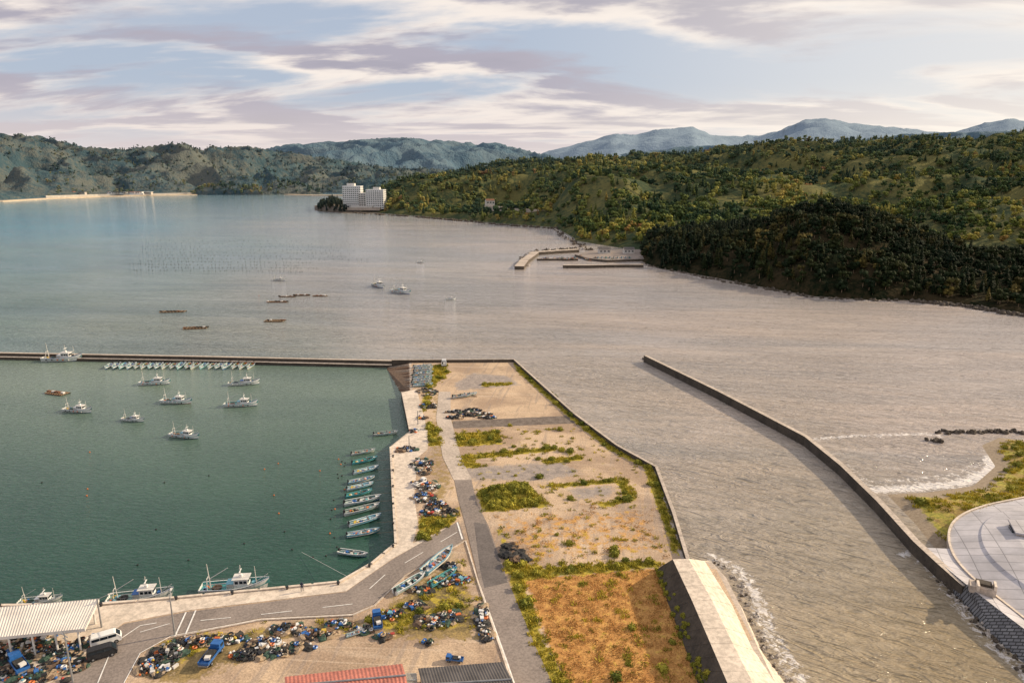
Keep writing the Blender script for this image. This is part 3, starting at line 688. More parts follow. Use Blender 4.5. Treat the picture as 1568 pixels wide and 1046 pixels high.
b.box((gx0,gy0,3.3),(3.6,2.2,1.2),'concrete',-.5);b.box((gx0+.3,gy0+.2,4.1),(2.2,1.4,.5),'concrete_dk',-.5);b.box((gx0-1.2,gy0-.6,4.2),(.35,1.9,1.0),'concrete_lt',-.5);b.box((gx0+1.4,gy0-.9,4.2),(.35,1.9,1.0),'concrete_lt',-.5)
b.obj('sluice_gate')
# ------------------------------------------------------------------ boats
def hull(b,L,Bm,fb,rise,top,low,inn,deckz,bul=0.12,ns=16):
    st=[]
    for i in range(ns+1):
        t=i/ns; y=-L/2+L*t
        w=Bm/2*(0.86+0.14*math.sin(min(1,t*2)*math.pi/2))*(1-max(0,(t-0.5)/0.5)**2.3)+0.03
        zs=fb+rise*max(0,(t-0.35)/0.65)**2+0.1*(1-t)
        kz=-0.45+0.5*max(0,(t-0.85)/0.15)**2
        zc=0.12+0.25*t
        yk=y-(0.06*L*max(0,(t-0.8)/0.2) )
        iw=max(0.01,w-bul)
        dz=min(deckz+rise*0.55*max(0,(t-0.5)/0.5)**2,zs-0.05)
        st.append([(0,yk,kz),(w*0.72,yk+(y-yk)*.3,zc-0.1),(w*0.93,yk+(y-yk)*.7,(zc+zs)/2+.05),(w,y,zs-0.12),(w+.04,y,zs),(iw,y,zs),(iw,y,dz),(0,y,dz+.04)])
    mk=[low,top,top,'blue',top,inn,inn]
    for i in range(ns):
        for s in (1,-1):
            A=[(p[0]*s,p[1],p[2]) for p in st[i]];C=[(p[0]*s,p[1],p[2]) for p in st[i+1]]
            for k in range(7):
                f=[A[k],C[k],C[k+1],A[k+1]]
                if s<0: f=f[::-1]
                b.add(f,[(0,1,2,3)],mk[k])
    A=st[0]; b.add([A[0],A[1],A[2],A[3],A[4]]+[(-p[0],p[1],p[2]) for p in (A[4],A[3],A[2],A[1])],[tuple(range(9))],top)
def fishing_boat(seed,low='blue',inn='teal',accent='sky'):
    random.seed(seed); b=MB(); L=12
    hull(b,L,3.2,1.15,1.2,'white',low,inn,0.6)
    hy=1.2; hz=0.6
    b.box((0,hy,hz+1.0),(1.9,2.5,2.0),'white',0,.93)
    b.box((0,hy,hz+2.05),(2.15,2.9,.12),'white2')
    b.box((0,hy+1.24,hz+1.45),(1.5,.06,.55),'glass'); 
    for s in(-1,1):
        for k in(-.7,.1,.8): b.box((s*.93,hy+k,hz+1.45),(.06,.55,.5),'glass')
    b.box((0,hy-1.9,hz+.6),(1.6,1.2,1.2),'white2',0,.95); b.box((0,hy-1.9,hz+1.25),(1.8,1.4,.08),accent)
    b.box((0,hy-.1,hz+2.4),(.5,.5,.5),'white'); b.cyl((0,hy-.1,hz+2.6),(0,hy-.1,hz+4.4),.07,.05,'white2'); b.box((0,hy-.1,hz+3.3),(1.4,.15,.12),'white')
    b.box((0,hy-.1,hz+4.0),(1.2,.06,.06),'steel')
    b.cyl((0,-4.2,.6),(0,-4.5,5.6),.09,.06,'white2'); b.cyl((0,-4.3,2.6),(0,-1.0,4.6),.07,.05,'white2')
    b.cyl((-.9,-4.6,.8),(-.5,-4.6,2.9),.07,.07,'white2');b.cyl((.9,-4.6,.8),(.5,-4.6,2.9),.07,.07,'white2');b.cyl((-.6,-4.6,2.9),(.6,-4.6,2.9),.07,.07,'white2')
    b.cyl((0,3.7,.9),(0,3.6,4.6),.07,.05,'white2'); b.cyl((0,3.7,1.6),(.3,5.8,3.1),.05,.04,'white2')
    for p,q in (((0,-4.5,5.3),(0,hy,hz+4.3)),((0,hy,hz+4.3),(0,3.6,4.5)),((0,3.6,4.5),(0,5.9,2.2)),((0,-4.5,5.3),(0,-5.9,1.2))): b.cyl(p,q,.015,.015,'black',3)
    for s in(-1,1):
        for k in range(9):
            y=-5.4+k*.75; b.cyl((s*1.38,y,1.15),(s*1.38,y,1.65),.03,.03,'steel',4)
        b.cyl((s*1.38,-5.4,1.65),(s*1.38,.6,1.65),.03,.03,'steel',4)
        for k in range(5): b.blob((s*1.7,-4+k*1.7,.7),.2,random.choice(['orange','black','white2','black']),1.4,0,1)
        b.cyl((s*.75,4.2,1.5),(s*.3,5.7,2.8),.03,.03,'steel',4)
    b.blob((0,-3.2,.8),.9,random.choice(['net','netg','netb']),.45,.3,2)
    for k in range(7): b.box((random.uniform(-.9,.9),random.uniform(-3.0,-5.2),.9),(.55,.4,.4),random.choice(['blue','orange','white2','yellow','sky']),random.random()*3)
    b.cyl((.9,2.9,.8),(.9,2.9,1.6),.3,.35,'steel',8); b.box((-.6,3.1,1.0),(.8,.6,.6),accent)
    for k in range(3): b.blob((random.uniform(-.4,.4),4.3+.2*k,1.35),.22,random.choice(['orange','red','white2']),1,0,1)
    return b.mesh('fishing_boat')
def skiff(seed,top='white',inn='teal',low='sky'):
    random.seed(seed); b=MB(); L=7
    hull(b,L,1.75,.62,.45,top,low,inn,.22,.1,12)
    for y in(-1.9,-.4,1.1,2.2): b.box((0,y,.48),(1.35 if y<2 else 1.0,.25,.08),random.choice(['white2',inn,'wood']))
    b.box((0,-3.45,.85),(.42,.4,.55),'black',0,.8); b.box((0,-3.62,.2),(.16,.2,1.0),'steel')
    b.cyl((0,-3.3,.95),(0.1,-2.6,1.05),.04,.04,'black',4)
    b.box((0,2.75,.8),(.75,.7,.06),'white2')
    b.cyl((.55,.3,.5),(.55,.3,1.35),.06,.05,'steel'); b.cyl((.3,.3,1.35),(.8,.3,1.35),.16,.16,'steel',8)
    for k in range(6): b.box((random.uniform(-.4,.4),random.uniform(-2.6,1.8),.5),(.5,.36,.3),random.choice(['blue','orange','white2','net','yellow','teal']),random.random()*3)
    b.blob((0,random.uniform(-1.4,.8),.4),.45,random.choice(['net','netg','netb']),.45,.3,1)
    return b.mesh('skiff')
FB=[fishing_boat(1),fishing_boat(2,'sky','deck','blue'),fishing_boat(3,'blue','deck','white'),fishing_boat(4,'red','teal','sky')]
SK=[skiff(1),skiff(2,'white','deck','blue'),skiff(3,'teal','teal','teal'),skiff(4,'sky','white2','sky'),skiff(5,'white2','deck','white2'),skiff(6,'white','sky','blue')]
def boat(me,name,s,e,L,z=0.0,sc=None):
    x0,y0=P(*s,z);x1,y1=P(*e,z); d=math.dist((x0,y0),(x1,y1)); k=(sc or d/L)
    return place(me,name,((x0+x1)/2,(y0+y1)/2,z),math.atan2(y1-y0,x1-x0)-math.pi/2,k)
for i,(s,e,k) in enumerate([((308,907),(414,900),0),((166,923),(268,914),1),((30,925),(98,921),2),((67,552.5),(127,552.5),2),((214,589),(262,588),0),((350,590),(399,588),1),((248,616),(295,618),3),((344,622),(396,621),0),((99,629),(142,632),2),((188,643),(222,646),1),((262,667),(306,672),0),
   ((418,430),(438,430),2),((572,437),(588,442),2),((600,447),(629,451),0),((682,460),(698,459),1),((638,403),(650,403),2)]):
    boat(FB[k],'fishing_boat',s,e,12)
for i,(s,e,k) in enumerate([((538,697),(575,691),4),((539,711),(578,703),2),((541,726),(580,717),5),((533,741),(574,733),3),((531,751),(572,742),5),((529,762),(570,753),2),((527,774),(584,764),1),((527,789),(582,776),4),((534,806),(584,792),5),((531,822),(582,814),3),((519,846),(564,853),1),((572,667),(610,664),4)]):
    boat(SK[k],'skiff',s,e,7,0.02)
x=168
while x<396:
    o=random.uniform(-2,2); boat(SK[random.choice([0,4,1,4])],'skiff',(x+4,558.5),(x-5+o,565.5),7,0.02,sc=random.uniform(1.0,1.25)); x+=random.uniform(9,14)
for s,e,k,sc in [((650,880),(693,843),3,1.45),((612,905),(645,885),1,1),((530,975),(560,965),3,.8),((668,893),(690,880),2,.9),((690,610),(728,605),4,1),((700,608),(735,603),1,.8)]:
    boat(SK[k],'beached_skiff',s,e,7,2.15,sc=sc if k!=3 else None)
for k in range(9): boat(SK[random.choice([0,4,5,1])],'beached_skiff',(632+random.uniform(-3,3),563+k*3.6),(662+random.uniform(-3,3),561+k*3.6),7,2.1,sc=.95)
def raft(px,py,Lx,Ly,rz,k='netb'):
    b=MB()
    for i in range(5): b.cyl((-Lx/2,-Ly/2+Ly*i/4,.25),(Lx/2,-Ly/2+Ly*i/4,.25),.15,.15,k,5)
    for i in range(8): b.cyl((-Lx/2+Lx*i/7,-Ly/2,.4),(-Lx/2+Lx*i/7,Ly/2,.4),.12,.12,'wood',5)
    for i in range(8):
        b.blob((-Lx/2+Lx*i/7,Ly/2,.15),.4,'net',.7,0,1)
        if random.random()<.6: b.box((-Lx/2+Lx*i/7,0,.6),(1,.8,.5),random.choice(['net','white2','netb','rust']))
    x_,y_=P(px,py); b.obj('aquaculture_raft',False,(x_,y_,0),rz)
for a in [(265,478,12,4,.1),(300,503,10,5,.2),(421,492,9,5,0),(425,463,11,3,0),(440,455,9,2,0),(462,453,9,2,0),(490,454,8,2,0),(88,603,7,3,-.3)]: raft(*a,k='rust' if a[0] in(88,425) else 'netb')
b=MB()
for r in range(11):
    y=368+r*4.6; x0=190+random.uniform(-20,40)+r*3
    for j in range(46):
        if random.random()<.75:
            q=P(x0+j*7.2*(1 if r<7 else .8)+random.uniform(-1.5,1.5),y+random.uniform(-.4,.4)+j*.05); b.blob((q[0],q[1],.1),.42,'black',.8,0,1)
b.obj('aquaculture_buoys')
b=MB()
for i in range(46):
    px,py=random.choice([(random.uniform(505,530),random.uniform(690,850)),(random.uniform(60,500),random.uniform(680,880)),(random.uniform(380,520),random.uniform(450,460))]); q=P(px,py); b.blob((q[0],q[1],.1),.2,random.choice(['orange','black','black','black']),1,0,1)
b.obj('mooring_buoys')
b=MB(); b.cyl(P3(462,845,.3),P3(535,884,2.2),.03,.03,'white2',3)
for yy in (697,711,726,741,751,762,774,789,806,822): b.cyl(P3(577,yy-6,.9),P3(601,yy-8,2.2),.03,.03,'wood',3)
b.obj('mooring_lines')
# ------------------------------------------------------------------ gear piles
def gear(name,px,py,rx,ry,n,pal,hgt=0.9,z=2.05,k=('buoy','buoy','crate','net','tyre','coil')):
    cx,cy=P(px,py,z); b=MB(); n=int(n*.95); rx*=.85; ry*=.85
    loc=[random.choice(pal) for _ in range(4)]+pal[:2]
    for i in range(n):
        a=random.random()*6.283; q=math.sqrt(random.random())*random.uniform(.8,1.15); x,y=cx+rx*q*math.cos(a),cy+ry*q*math.sin(a)
        zz=z+max(0,hgt*(1-q))*random.random(); t=random.choice(k); c=random.choice(loc if random.random()<.6 else pal)
        if t=='buoy': b.blob((x,y,zz+.15),random.uniform(.13,.26),c,1,0,1)
        elif t=='crate': b.box((x,y,zz+.15),(random.uniform(.4,.9),random.uniform(.3,.6),random.uniform(.25,.45)),c,random.random()*3)
        elif t=='net': b.blob((x,y,z+.05),random.uniform(.35,.8),random.choice(['net','netg','netb','tan']),.5,.35,2,random.random()*3,1.5)
        elif t=='tyre': b.torus((x,y,zz+.12),.38,.14,'black',10,5)
        elif t=='coil': b.torus((x,y,zz+.1),.3,.15,random.choice(['tan','netg','white2','blue','orange']),8,4)
    b.obj(name)
pB=['black','black','net','netb','tan','steel','orange','blue','white2','white'];pC=['blue','white2','orange','black','netb','sky','tan','netg','red','yellow','white'];pW=['white2','white','netb','black','tan','net']
for a in [(648,575,4,6,50,pW),(655,600,4,5,50,pB),(655,622,3,4,40,pB),(645,640,2,2,15,pC),(634,660,1.6,1.5,14,pC),(622,688,3,2,40,pB),(646,712,3,3.4,90,pB),(650,722,2.5,2,40,pB),(655,745,3,3,60,pW),(650,762,3,3,70,pC),(668,775,2.6,2.4,70,pB),(660,785,3,2,50,pC),(686,785,2.2,2,40,pB),(632,740,1,1,10,pC),(645,705,2,2,14,pC)]:
    gear('fishing_gear_pile',*a)
for a in [(240,1020,3.2,2.4,80,pC),(258,1000,3,2.6,90,pB),(300,983,4,1.3,70,pB),(350,978,3,1.2,55,pC),(378,1003,3.2,1.2,55,pB),(405,985,3.4,1.6,90,pW),(442,963,3.6,1.1,60,pB),(485,972,3.4,1.1,55,pC),(522,956,3,1,36,pB),(556,965,2.2,1,26,pC),(600,942,2.4,1.2,30,pC),(635,928,2,1.3,36,pB),(660,952,2.8,1.9,120,pB),(686,945,2.2,1.7,80,pB),(678,890,2.6,1.8,70,pB),(702,888,2.2,1.5,60,pC),(737,945,1.1,3.6,80,pB),(744,972,1,1.6,36,pB),(640,904,2.2,.9,26,pC),(690,868,1.8,1.1,28,pB),(590,975,2.4,.7,18,pC),(430,1000,2.4,.6,22,pB),(455,990,3,.8,26,pW),(655,985,1.6,.6,12,pC),
          (20,1000,4,2.5,90,pC),(50,985,4,2.4,90,pC),(90,1000,4,2.5,80,pC),(105,1020,3,2,60,pC),(30,1030,4,2,70,pB),(130,985,2,2,40,pC),(60,1040,5,2,60,pC),(-20,1010,5,4,90,pC)]:
    gear('fishing_gear_pile',*a)
for a in [(695,640,3,.9,40,pB),(715,636,4,.9,50,pB),(735,634,4,.9,50,pB),(700,631,4,.8,40,pB),(725,628,3,.8,34,pB),(748,640,3,.8,34,pB),(715,606,3,1,30,pW)]:
    gear('anchor_and_tyre_row',*a,.8,2.05,('tyre','tyre','crate','net'))
for i,(px,py) in enumerate([(780,842),(788,847),(795,850),(800,858),(790,856),(778,850)]):
    b=MB(); b.blob((0,0,.3),1.3,'net',.45,.5,3); b.blob((.8,.6,.5),.8,'netb',.5,.5,3); b.box((.5,-.8,.3),(1.2,.8,.5),'net',i); x_,y_=P(px,py,2); b.obj('tarpaulin_heap',False,(x_,y_,2),i)
b=MB()
for p in resample(W([(0,930),(155,928),(270,918),(440,902),(518,895),(566,868),(602,838),(602,700)]),9):
    b.cyl((p.x,p.y,2.03),(p.x,p.y,2.5),.18,.16,'black',8); b.cyl((p.x,p.y,2.45),(p.x,p.y,2.6),.28,.24,'black',8)
b.obj('mooring_bollards')
# ------------------------------------------------------------------ sheds
def corr(b,p00,p10,p11,p01,k,n,amp=.06):
    p00,p10,p11,p01=map(Vector,(p00,p10,p11,p01)); up=Vector((0,0,amp))
    for i in range(n):
        q=[]
        for t in (i/n,(i+.5)/n,(i+1)/n): q.append((p00.lerp(p01,t),p10.lerp(p11,t)))
        b.add([q[0][0],q[0][1],q[1][1]+up,q[1][0]+up],[(0,1,2,3)],k);b.add([q[1][0]+up,q[1][1]+up,q[2][1],q[2][0]],[(0,1,2,3)],k)
M['roofw']=mat('roof_white',(0.66,0.61,0.55),.5,.12,.3)
M['roofr']=mat('roof_red',(0.48,0.17,0.12),.6,.25,.4,fine=3)
M['roofg']=mat('roof_grey',(0.10,0.09,0.085),.7,.25,.4)
b=MB(); z=6.2
c=[Vector(P3(-260,952,z)),Vector(P3(152,917,z)),Vector(P3(130,963,z-.5)),Vector(P3(-260,1002,z-.5))]
corr(b,c[0],c[3],c[2],c[1],'roofw',90,.09)
for p,q in zip(c,c[1:]+c[:1]):
    b.add([p+Vector((0,0,.12)),q+Vector((0,0,.12)),q-Vector((0,0,.35)),p-Vector((0,0,.35))],[(0,1,2,3)],'white2')
for t in np.linspace(.02,.98,11):
    for p,q in((c[0],c[1]),(c[3],c[2])):
        r=p.lerp(q,t); r=r.lerp((c[0]+c[2])/2,.02); b.cyl((r.x,r.y,2),(r.x,r.y,r.z-.1),.14,.14,'white2',6)
    p=c[0].lerp(c[1],t);q=c[3].lerp(c[2],t); b.cyl(p-Vector((0,0,.4)),q-Vector((0,0,.4)),.1,.1,'steel',5)
b.obj('fish_market_shed')
def shed(name,corners,z1,rise,roof,wallk):
    b=MB(); c=[Vector(P3(a,q,z1)) for a,q in corners]
    m0=(c[0]+c[3])/2+Vector((0,0,rise)); m1=(c[1]+c[2])/2+Vector((0,0,rise))
    corr(b,m0,c[0],c[1],m1,roof,30);corr(b,m1,c[2],c[3],m0,roof,30)
    g=[p.lerp((c[0]+c[2])/2,.04) for p in c]
    for i in range(4):
        p,q=g[i],g[(i+1)%4]; b.add([(p.x,p.y,2),(q.x,q.y,2),(q.x,q.y,z1-.05),(p.x,p.y,z1-.05)],[(0,1,2,3)],wallk)
    for p,q,mm in((c[3],c[0],m0),(c[1],c[2],m1)): b.add([p,q,mm],[(0,1,2)],wallk)
    b.cyl(m0+Vector((0,0,.1)),m1+Vector((0,0,.1)),.12,.12,'steel',5)
    b.obj(name)
shed('red_roof_shed',[(440,1085),(628,1072),(616,1016),(436,1036)],5.0,.9,'roofr','white2')
shed('grey_roof_shed',[(655,1085),(800,1078),(770,1013),(640,1023)],4.0,.4,'roofg','concrete')
shed('small_shed',[(626,1060),(640,1060),(638,1030),(622,1030)],3.4,.3,'white2','white2')
# ------------------------------------------------------------------ vehicles
def wheels(b,w,ys,r=.34):
    for y in ys:
        for s in(-1,1): b.cyl((s*(w/2-.18),y,r),(s*(w/2+.02),y,r),r,r,'black',12); b.cyl((s*(w/2+.02),y,r),(s*(w/2+.04),y,r),r*.5,r*.5,'steel',10)
def van(k):
    b=MB(); w=1.7
    prof=[(-2.2,.35),(2.15,.35),(2.25,.8),(2.1,1.15),(1.45,1.85),(1.2,1.95),(-2.05,1.95),(-2.25,1.6),(-2.25,.6)]
    n=len(prof)
    for s in(-1,1):
        vs=[(s*(w/2-(.1 if z>1.2 else 0)),y,z) for y,z in prof]; b.add(vs,[tuple(range(n)) if s>0 else tuple(range(n))[::-1]],k)
    for i in range(n):
        (y0,z0),(y1,z1)=prof[i],prof[(i+1)%n]; w0=w/2-(.1 if z0>1.2 else 0);w1=w/2-(.1 if z1>1.2 else 0)
        b.add([(-w0,y0,z0),(w0,y0,z0),(w1,y1,z1),(-w1,y1,z1)],[(0,1,2,3)],k)
    b.add([(-.7,2.07,1.22),(.7,2.07,1.22),(.64,1.52,1.83),(-.64,1.52,1.83)],[(0,1,2,3)],'glass')
    b.add([(-.62,-2.27,1.2),(.62,-2.27,1.2),(.6,-2.16,1.75),(-.6,-2.16,1.75)],[(0,1,2,3)],'glass')
    for s in(-1,1):
        for y0,y1 in((-2,-.9),(-.8,.25),(.35,1.5)): b.box((s*(w/2-.06),(y0+y1)/2,1.5),(.06,y1-y0,.45),'glass')
        b.box((s*.6,2.24,.8),(.35,.06,.18),'glass'); b.box((s*.7,-2.26,.9),(.2,.06,.35),'red')
    wheels(b,w,(-1.4,1.4)); return b.mesh('van')
def truck(k):
    b=MB(); w=1.9
    b.box((0,1.9,1.35),(w,1.6,1.5),k,0,.9); b.box((0,2.68,1.6),(1.5,.06,.6),'glass'); 
    for s in(-1,1): b.box((s*.93,2.0,1.6),(.05,.8,.5),'glass')
    b.box((0,-.9,.75),(w*.9,4.2,.2),'steel'); b.box((0,-.9,.95),(2.0,3.9,.12),k)
    for s in(-1,1): b.box((s*.98,-.9,1.2),(.06,3.9,.4),k)
    b.box((0,-2.85,1.2),(2.0,.06,.4),k); b.box((0,1.02,1.3),(2.0,.06,.7),k)
    b.box((0,-.6,1.3),(1.5,2.2,.6),'net',.05); b.box((.2,-1.6,1.5),(1,.8,.5),'white2',.2)
    wheels(b,w,(-1.7,1.8),.4); return b.mesh('truck')
vw,vd,tb,tw=van('white'),van('black'),truck('blue'),truck('white')
def veh(me,name,px,py,rz,sc=1,z=2.09):
    x_,y_=P(px,py,z); place(me,name,(x_,y_,z),R(rz),sc)
veh(vw,'parked_van',164,984,-60,.9);veh(vd,'parked_car',158,1004,-60,.85);veh(tb,'flatbed_truck',325,1008,-6,.8,2.05);veh(tb,'flatbed_truck',578,955,15,.7,2.05);veh(vw,'parked_van',-30,990,40)
veh(tb,'flatbed_truck',696,1012,80,.45,2.05);veh(tw,'flatbed_truck',680,560,5,.9,2.05);veh(tw,'flatbed_truck',643,742,-40,.6,2.05);veh(tb,'flatbed_truck',30,1022,50,.8)
def pole(px,py,h,lamp=True):
    b=MB(); b.cyl((0,0,0),(0,0,h),.14,.09,'steel',8)
    if lamp: b.cyl((0,0,h-.1),(1.6,0,h+.2),.05,.05,'steel',6); b.box((1.8,0,h+.2),(.7,.25,.12),'white2')
    else: b.box((0,0,h-.6),(1.6,.1,.1),'steel'); b.box((0,0,h-1.2),(1.2,.1,.1),'steel')
    x_,y_=P(px,py,2); b.obj('street_lamp' if lamp else 'utility_pole',False,(x_,y_,2),random.random()*6)
pole(268,972,6.5);pole(112,1044,8,False);pole(627,690,4);pole(640,650,4);pole(156,960,5)
def person(px,py):
    me=bpy.data.meshes.new('fisherman')
    vs=[(0,0,.95),(0,0,1.2),(0,0,1.45),(0,.02,1.6),(0,.03,1.72),(.12,0,.88),(.14,.05,.48),(.14,0,.06),(-.12,0,.88),(-.14,-.08,.48),(-.15,-.12,.06),(.22,0,1.4),(.3,.02,1.12),(.3,.12,.9),(-.22,0,1.4),(-.3,-.02,1.12),(-.3,.06,.88)]
    es=[(0,1),(1,2),(2,3),(3,4),(0,5),(5,6),(6,7),(0,8),(8,9),(9,10),(2,11),(11,12),(12,13),(2,14),(14,15),(15,16)]
    me.from_pydata(vs,es,[]); me.materials.append(M['skin_dark']); x_,y_=P(px,py,2.05)
    o=place(me,'fisherman',(x_,y_,2.05)); md=o.modifiers.new('skin','SKIN')
    rs=[.15,.14,.16,.06,.11,.1,.07,.05,.1,.07,.05,.07,.05,.04,.07,.05,.04]
    for v,r in zip(me.skin_vertices[0].data,rs): v.radius=(r,r)
    me.skin_vertices[0].data[0].use_root=True
    o.modifiers.new('sub','SUBSURF').levels=1
person(463,905)
# ------------------------------------------------------------------ hotel & houses
def block(b,x,y,z,w,d,h,fl,wk='white',bays=8):
    b.box((x,y,z+h/2),(w,d,h),wk)
    fh=h/fl
    for i in range(fl):
        zz=z+fh*(i+.5)
        for s in(-1,1):
            for j in range(bays):
                xx=x-w/2+w*(j+.5)/bays; b.box((xx,y+s*(d/2+.05),zz),(w/bays*.6,.2,fh*.42),'glass')
            b.box((x,y+s*(d/2+.6),z+fh*i+.1),(w,1.2,.25),wk)
        for s in(-1,1):
            n=max(2,int(d/5))
            for j in range(n): b.box((x+s*(w/2+.05),y-d/2+d*(j+.5)/n,zz),(.2,d/n*.5,fh*.42),'glass')
    b.box((x,y,z+h+.5),(w+.6,d+.6,1),wk)
b=MB(); hx,hy=P(556,326,0)
block(b,-27,22,8,34,16,37,10,'white',9); block(b,20,10,6,32,18,33,9,'white',8); block(b,-2,18,6,22,16,27,7,'white2',5)
b.box((-30,24,48),(14,8,5),'white2');b.box((22,10,42),(12,8,4),'white2');b.box((-36,26,47),(5,5,7),'white');b.box((0,2,6),(60,14,5),'concrete');b.box((-4,-2,10),(40,6,3),'white2')
b.obj('hotel_building',False,(hx,hy+12,0),R(-6))
g=hill('rocky_headland',[(482,323),(500,325),(530,328),(590,329),(620,331)],[(482,322,1420),(492,312,1430),(510,305,1440),(530,316,1440),(560,317,1440),(590,318,1450),(620,318,1450)],60,10,M['rock'],2,25,pw=.35,seed=9)
forest('headland_forest',g,9,FN,.5,.6,1.0,nr=10)
def house(px,py,z,w,d,h,rz,roof='roofg',wk='white2',D=None):
    b=MB(); b.box((0,0,h/2-1),(w,d,h+2),wk); o=.5
    A=[(-w/2-o,-d/2-o,h),(w/2+o,-d/2-o,h),(w/2+o,d/2+o,h),(-w/2-o,d/2+o,h),(-w/2-o,0,h+d*.3),(w/2+o,0,h+d*.3)]
    b.add(A,[(0,1,5,4),(2,3,4,5)],roof); b.add([(-w/2,-d/2,h),(-w/2,d/2,h),(-w/2,0,h+d*.28)],[(0,1,2)],wk);b.add([(w/2,-d/2,h),(w/2,d/2,h),(w/2,0,h+d*.28)],[(0,1,2)],wk)
    for j in range(3):
        for s in(-1,1): b.box((-w/2+w*(j+.5)/3,s*(d/2+.03),h*.55),(w/6,.1,h*.3),'glass')
    if D: x_,y_,z=PD(px,py,D)
    else: x_,y_=P(px,py,z)
    b.obj('house',False,(x_,y_,z),R(rz))
for px,py,D,w in [(627,300,1430,14),(612,306,1400,16),(640,310,1380,14),(600,315,1400,12),(655,300,1450,10),(877,312,1050,11),(1210,294,960,14),(1180,295,960,12),(1305,294,960,12),(750,314,1150,14),(905,328,930,12),(862,322,1040,10),(690,316,1280,12)]:
    house(px,py,0,w,9,7,random.uniform(-30,30),random.choice(['roofg','roofg','rust']),D=D)
b=MB(); band(b,resample([P(a,c_,2) for a,c_ in [(-300,314),(0,308),(70,304),(150,301),(300,298)]],30),26,-1,2.2,'sand'); b.obj('far_beach')
b=MB(); band(b,resample([P(a,c_,5) for a,c_ in [(70,300.5),(150,298.5),(300,296)]],30),6,-1,6,'concrete_lt'); b.obj('far_seawall')
b=MB(); band(b,resample([P(a,c_,2) for a,c_ in [(440,298),(480,299),(560,299)]],30),26,-1,2.2,'sand'); b.obj('far_beach')
for i in range(16):
    px=random.choice([random.uniform(75,300),random.uniform(150,200)]); q=P(px,299.5,4); 
    b=MB(); w=random.uniform(12,30); b.box((0,0,4),(w,12,8),random.choice(['white','white2','concrete']));
    for j in range(4): b.box((-w/2+w*(j+.5)/4,-6.1,5),(w/7,.2,2),'glass')
    b.box((0,0,8.4),(w+2,14,.8),random.choice(['roofg','roofr','white2'])); b.obj('shore_building',False,(q[0],q[1]+60,4),random.uniform(-.4,.4))
def road3(name,pts,w):
    b=MB(); q=[Vector(PD(*p)) for p in pts]
    for a,c_ in zip(q[:-1],q[1:]):
        d=(c_-a).normalized(); n_=Vector((-d.y,d.x,0)).normalized()*w/2
        b.add([a-n_,c_-n_,c_+n_,a+n_],[(0,1,2,3)],'concrete'); 
        for s in(-1,1):
            e=n_*s; b.add([a+e+Vector((0,0,1)),c_+e+Vector((0,0,1)),c_+e-Vector((0,0,7)),a+e-Vector((0,0,7))],[(0,1,2,3)],'concrete_lt')
    b.obj(name)
road3('coastal_road',[(745,315,1110),(775,319,1060),(830,323,1000),(860,326,970),(900,333,900),(938,338,850)],7)
road3('coastal_road',[(985,345,790),(1010,346,780),(1050,347,770)],7)
wall('small_breakwater',[(795,408),(803,398),(820,386),(850,384),(884,382)],7,-3,2.5,'concrete','rock',step=8,jit=.2)
wall('small_breakwater',[(862,406),(900,406),(950,405),(985,405)],3.5,-3,2.2,'concrete','rock',step=10)
wall('small_breakwater',[(822,396),(860,396),(885,396)],3,-3,1.6,'concrete','rock',step=10)
prism('small_harbour_land',W([(880,393),(905,387),(985,385),(990,400),(930,402),(900,399)],0),-3,1.8,'asphalt','rock')
rocks('tetrapods',[(795,409),(803,399),(820,386)],2.5,120,0.8,1.6,.5)
rocks('tetrapods',[(825,385),(884,381)],2.5,80,0.8,1.5,.6)
for k in range(9): boat(SK[k%6],'skiff',(915+k*6,394),(917+k*6,397),7,1.85,sc=.9)
for px,py,w in [(925,388,10),(962,388,9)]: house(px,py,1.8,w,6,3.5,5,'roofg')
for i in range(14):
    px=random.uniform(830,975); gear('fishing_gear_pile',px,random.uniform(395,397) if px<880 else random.uniform(390,400),3,3,16,pC,1.2,1.85)
# ------------------------------------------------------------------ world, sun, camera
w=bpy.data.worlds.new('World'); scene.world=w; w.use_nodes=True; nt=w.node_tree; nt.nodes.clear()
out=nt.nodes.new('ShaderNodeOutputWorld');bg=nt.nodes.new('ShaderNodeBackground');bg.inputs[1].default_value=0.1
sky=nt.nodes.new('ShaderNodeTexSky');sky.sky_type='NISHITA';sky.sun_disc=False;sky.sun_elevation=SUN_EL;sky.sun_rotation=SUN_AZ;sky.dust_density=1.5
tc=nt.nodes.new('ShaderNodeTexCoord').outputs['Generated']
sep=nt.nodes.new('ShaderNodeSeparateXYZ');nt.links.new(tc,sep.inputs[0])
zc=math_(nt,'MAXIMUM',sep.outputs[2],0.0); zz=math_(nt,'ADD',zc,0.13)
cx=math_(nt,'DIVIDE',sep.outputs[0],zz);cy=math_(nt,'DIVIDE',sep.outputs[1],zz)
cb=nt.nodes.new('ShaderNodeCombineXYZ');nt.links.new(cx,cb.inputs[0]);nt.links.new(cy,cb.inputs[1])
def cl(off,sx,sy,rz,det,ro,di):
    mp=nt.nodes.new('ShaderNodeMapping');mp.inputs['Scale'].default_value=(sx,sy,1);mp.inputs['Location'].default_value=off;mp.inputs['Rotation'].default_value=(0,0,rz)
    nt.links.new(cb.outputs[0],mp.inputs[0]); return noisen(nt,mp.outputs[0],1.0,det,ro,di)
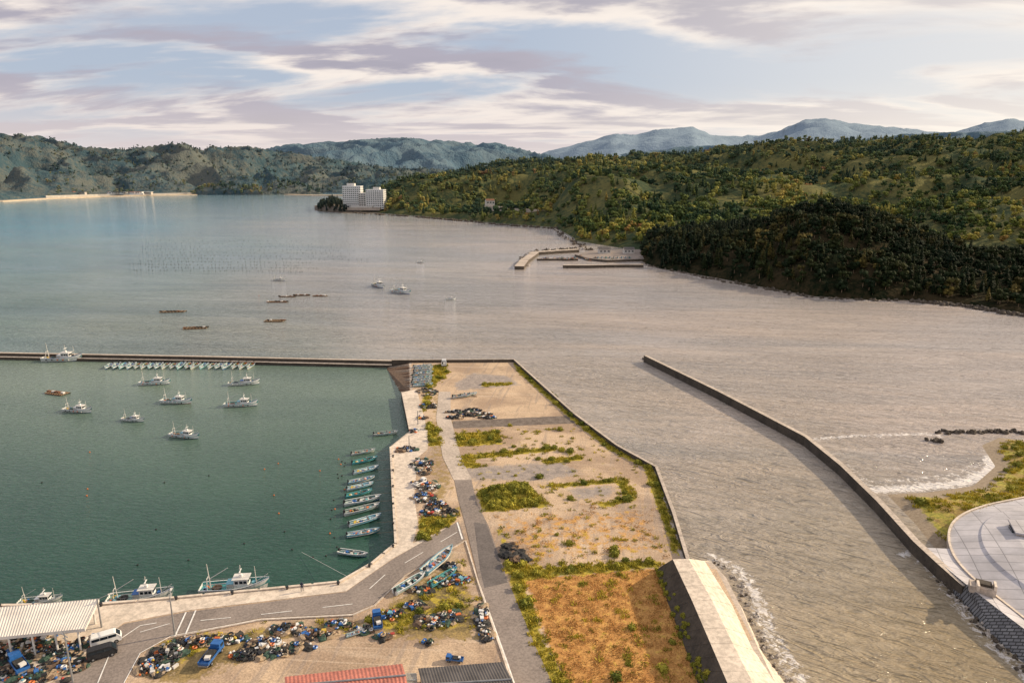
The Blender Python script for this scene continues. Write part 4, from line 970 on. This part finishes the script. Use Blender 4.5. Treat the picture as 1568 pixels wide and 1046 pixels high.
n0=cl((2.3,6.6,0),.50,.95,-.16,8,.55,.35); n0b=cl((2.3+.10,6.6-.13,0),.50,.95,-.16,8,.55,.35)
nbig=cl((4.3,3.2,0),.22,.42,.1,2,.5,0)
dens=math_(nt,'ADD',n0,math_(nt,'MULTIPLY_ADD',nbig,.5,-.24))
cover=ramp(nt,dens,.41,.53)
lit=ramp(nt,math_(nt,'SUBTRACT',n0b,n0),-.05,.05)
thick=ramp(nt,dens,.52,.70)
cloud=mixc(nt,lit,(4.6,4.3,5.0),(9.8,8.8,8.0))
cloud=mixc(nt,math_(nt,'MULTIPLY',thick,.7),cloud,(3.8,3.6,4.2))
skyc=mixc(nt,.8,sky.outputs[0],(5.0,5.7,7.0))
c=mixc(nt,math_(nt,'MULTIPLY',cover,.95),skyc,cloud)
hz=ramp(nt,zc,.12,.0); hz=math_(nt,'MULTIPLY',hz,.85)
dp=nt.nodes.new('ShaderNodeVectorMath');dp.operation='DOT_PRODUCT';nt.links.new(tc,dp.inputs[0]);dp.inputs[1].default_value=Vector((math.sin(SUN_AZ),math.cos(SUN_AZ),.12)).normalized()
gl=ramp(nt,dp.outputs['Value'],.25,1.0)
hcol=mixc(nt,gl,(8.2,7.2,6.9),(11.0,10.0,8.6))
c=mixc(nt,hz,c,hcol)
c=mixc(nt,math_(nt,'MULTIPLY',gl,.55),c,(11.0,10.1,8.9))
nt.links.new(c,bg.inputs[0]);nt.links.new(bg.outputs[0],out.inputs[0])
sl=bpy.data.lights.new('sun','SUN');sl.energy=5.0;sl.angle=R(.6);sl.color=(1,.82,.58)
so=bpy.data.objects.new('sun',sl);scene.collection.objects.link(so);so.rotation_euler=SUN.to_track_quat('Z','Y').to_euler();so.location=(200,100,300)
cam=bpy.data.cameras.new('camera');cam.lens=24;cam.sensor_width=36;cam.clip_start=.5;cam.clip_end=40000
co=bpy.data.objects.new('camera',cam);scene.collection.objects.link(co);co.location=(0,0,H);co.rotation_euler=(R(90)-PITCH,0,0);scene.camera=co
scene.view_settings.view_transform='Standard';scene.view_settings.look='None';scene.view_settings.exposure=0
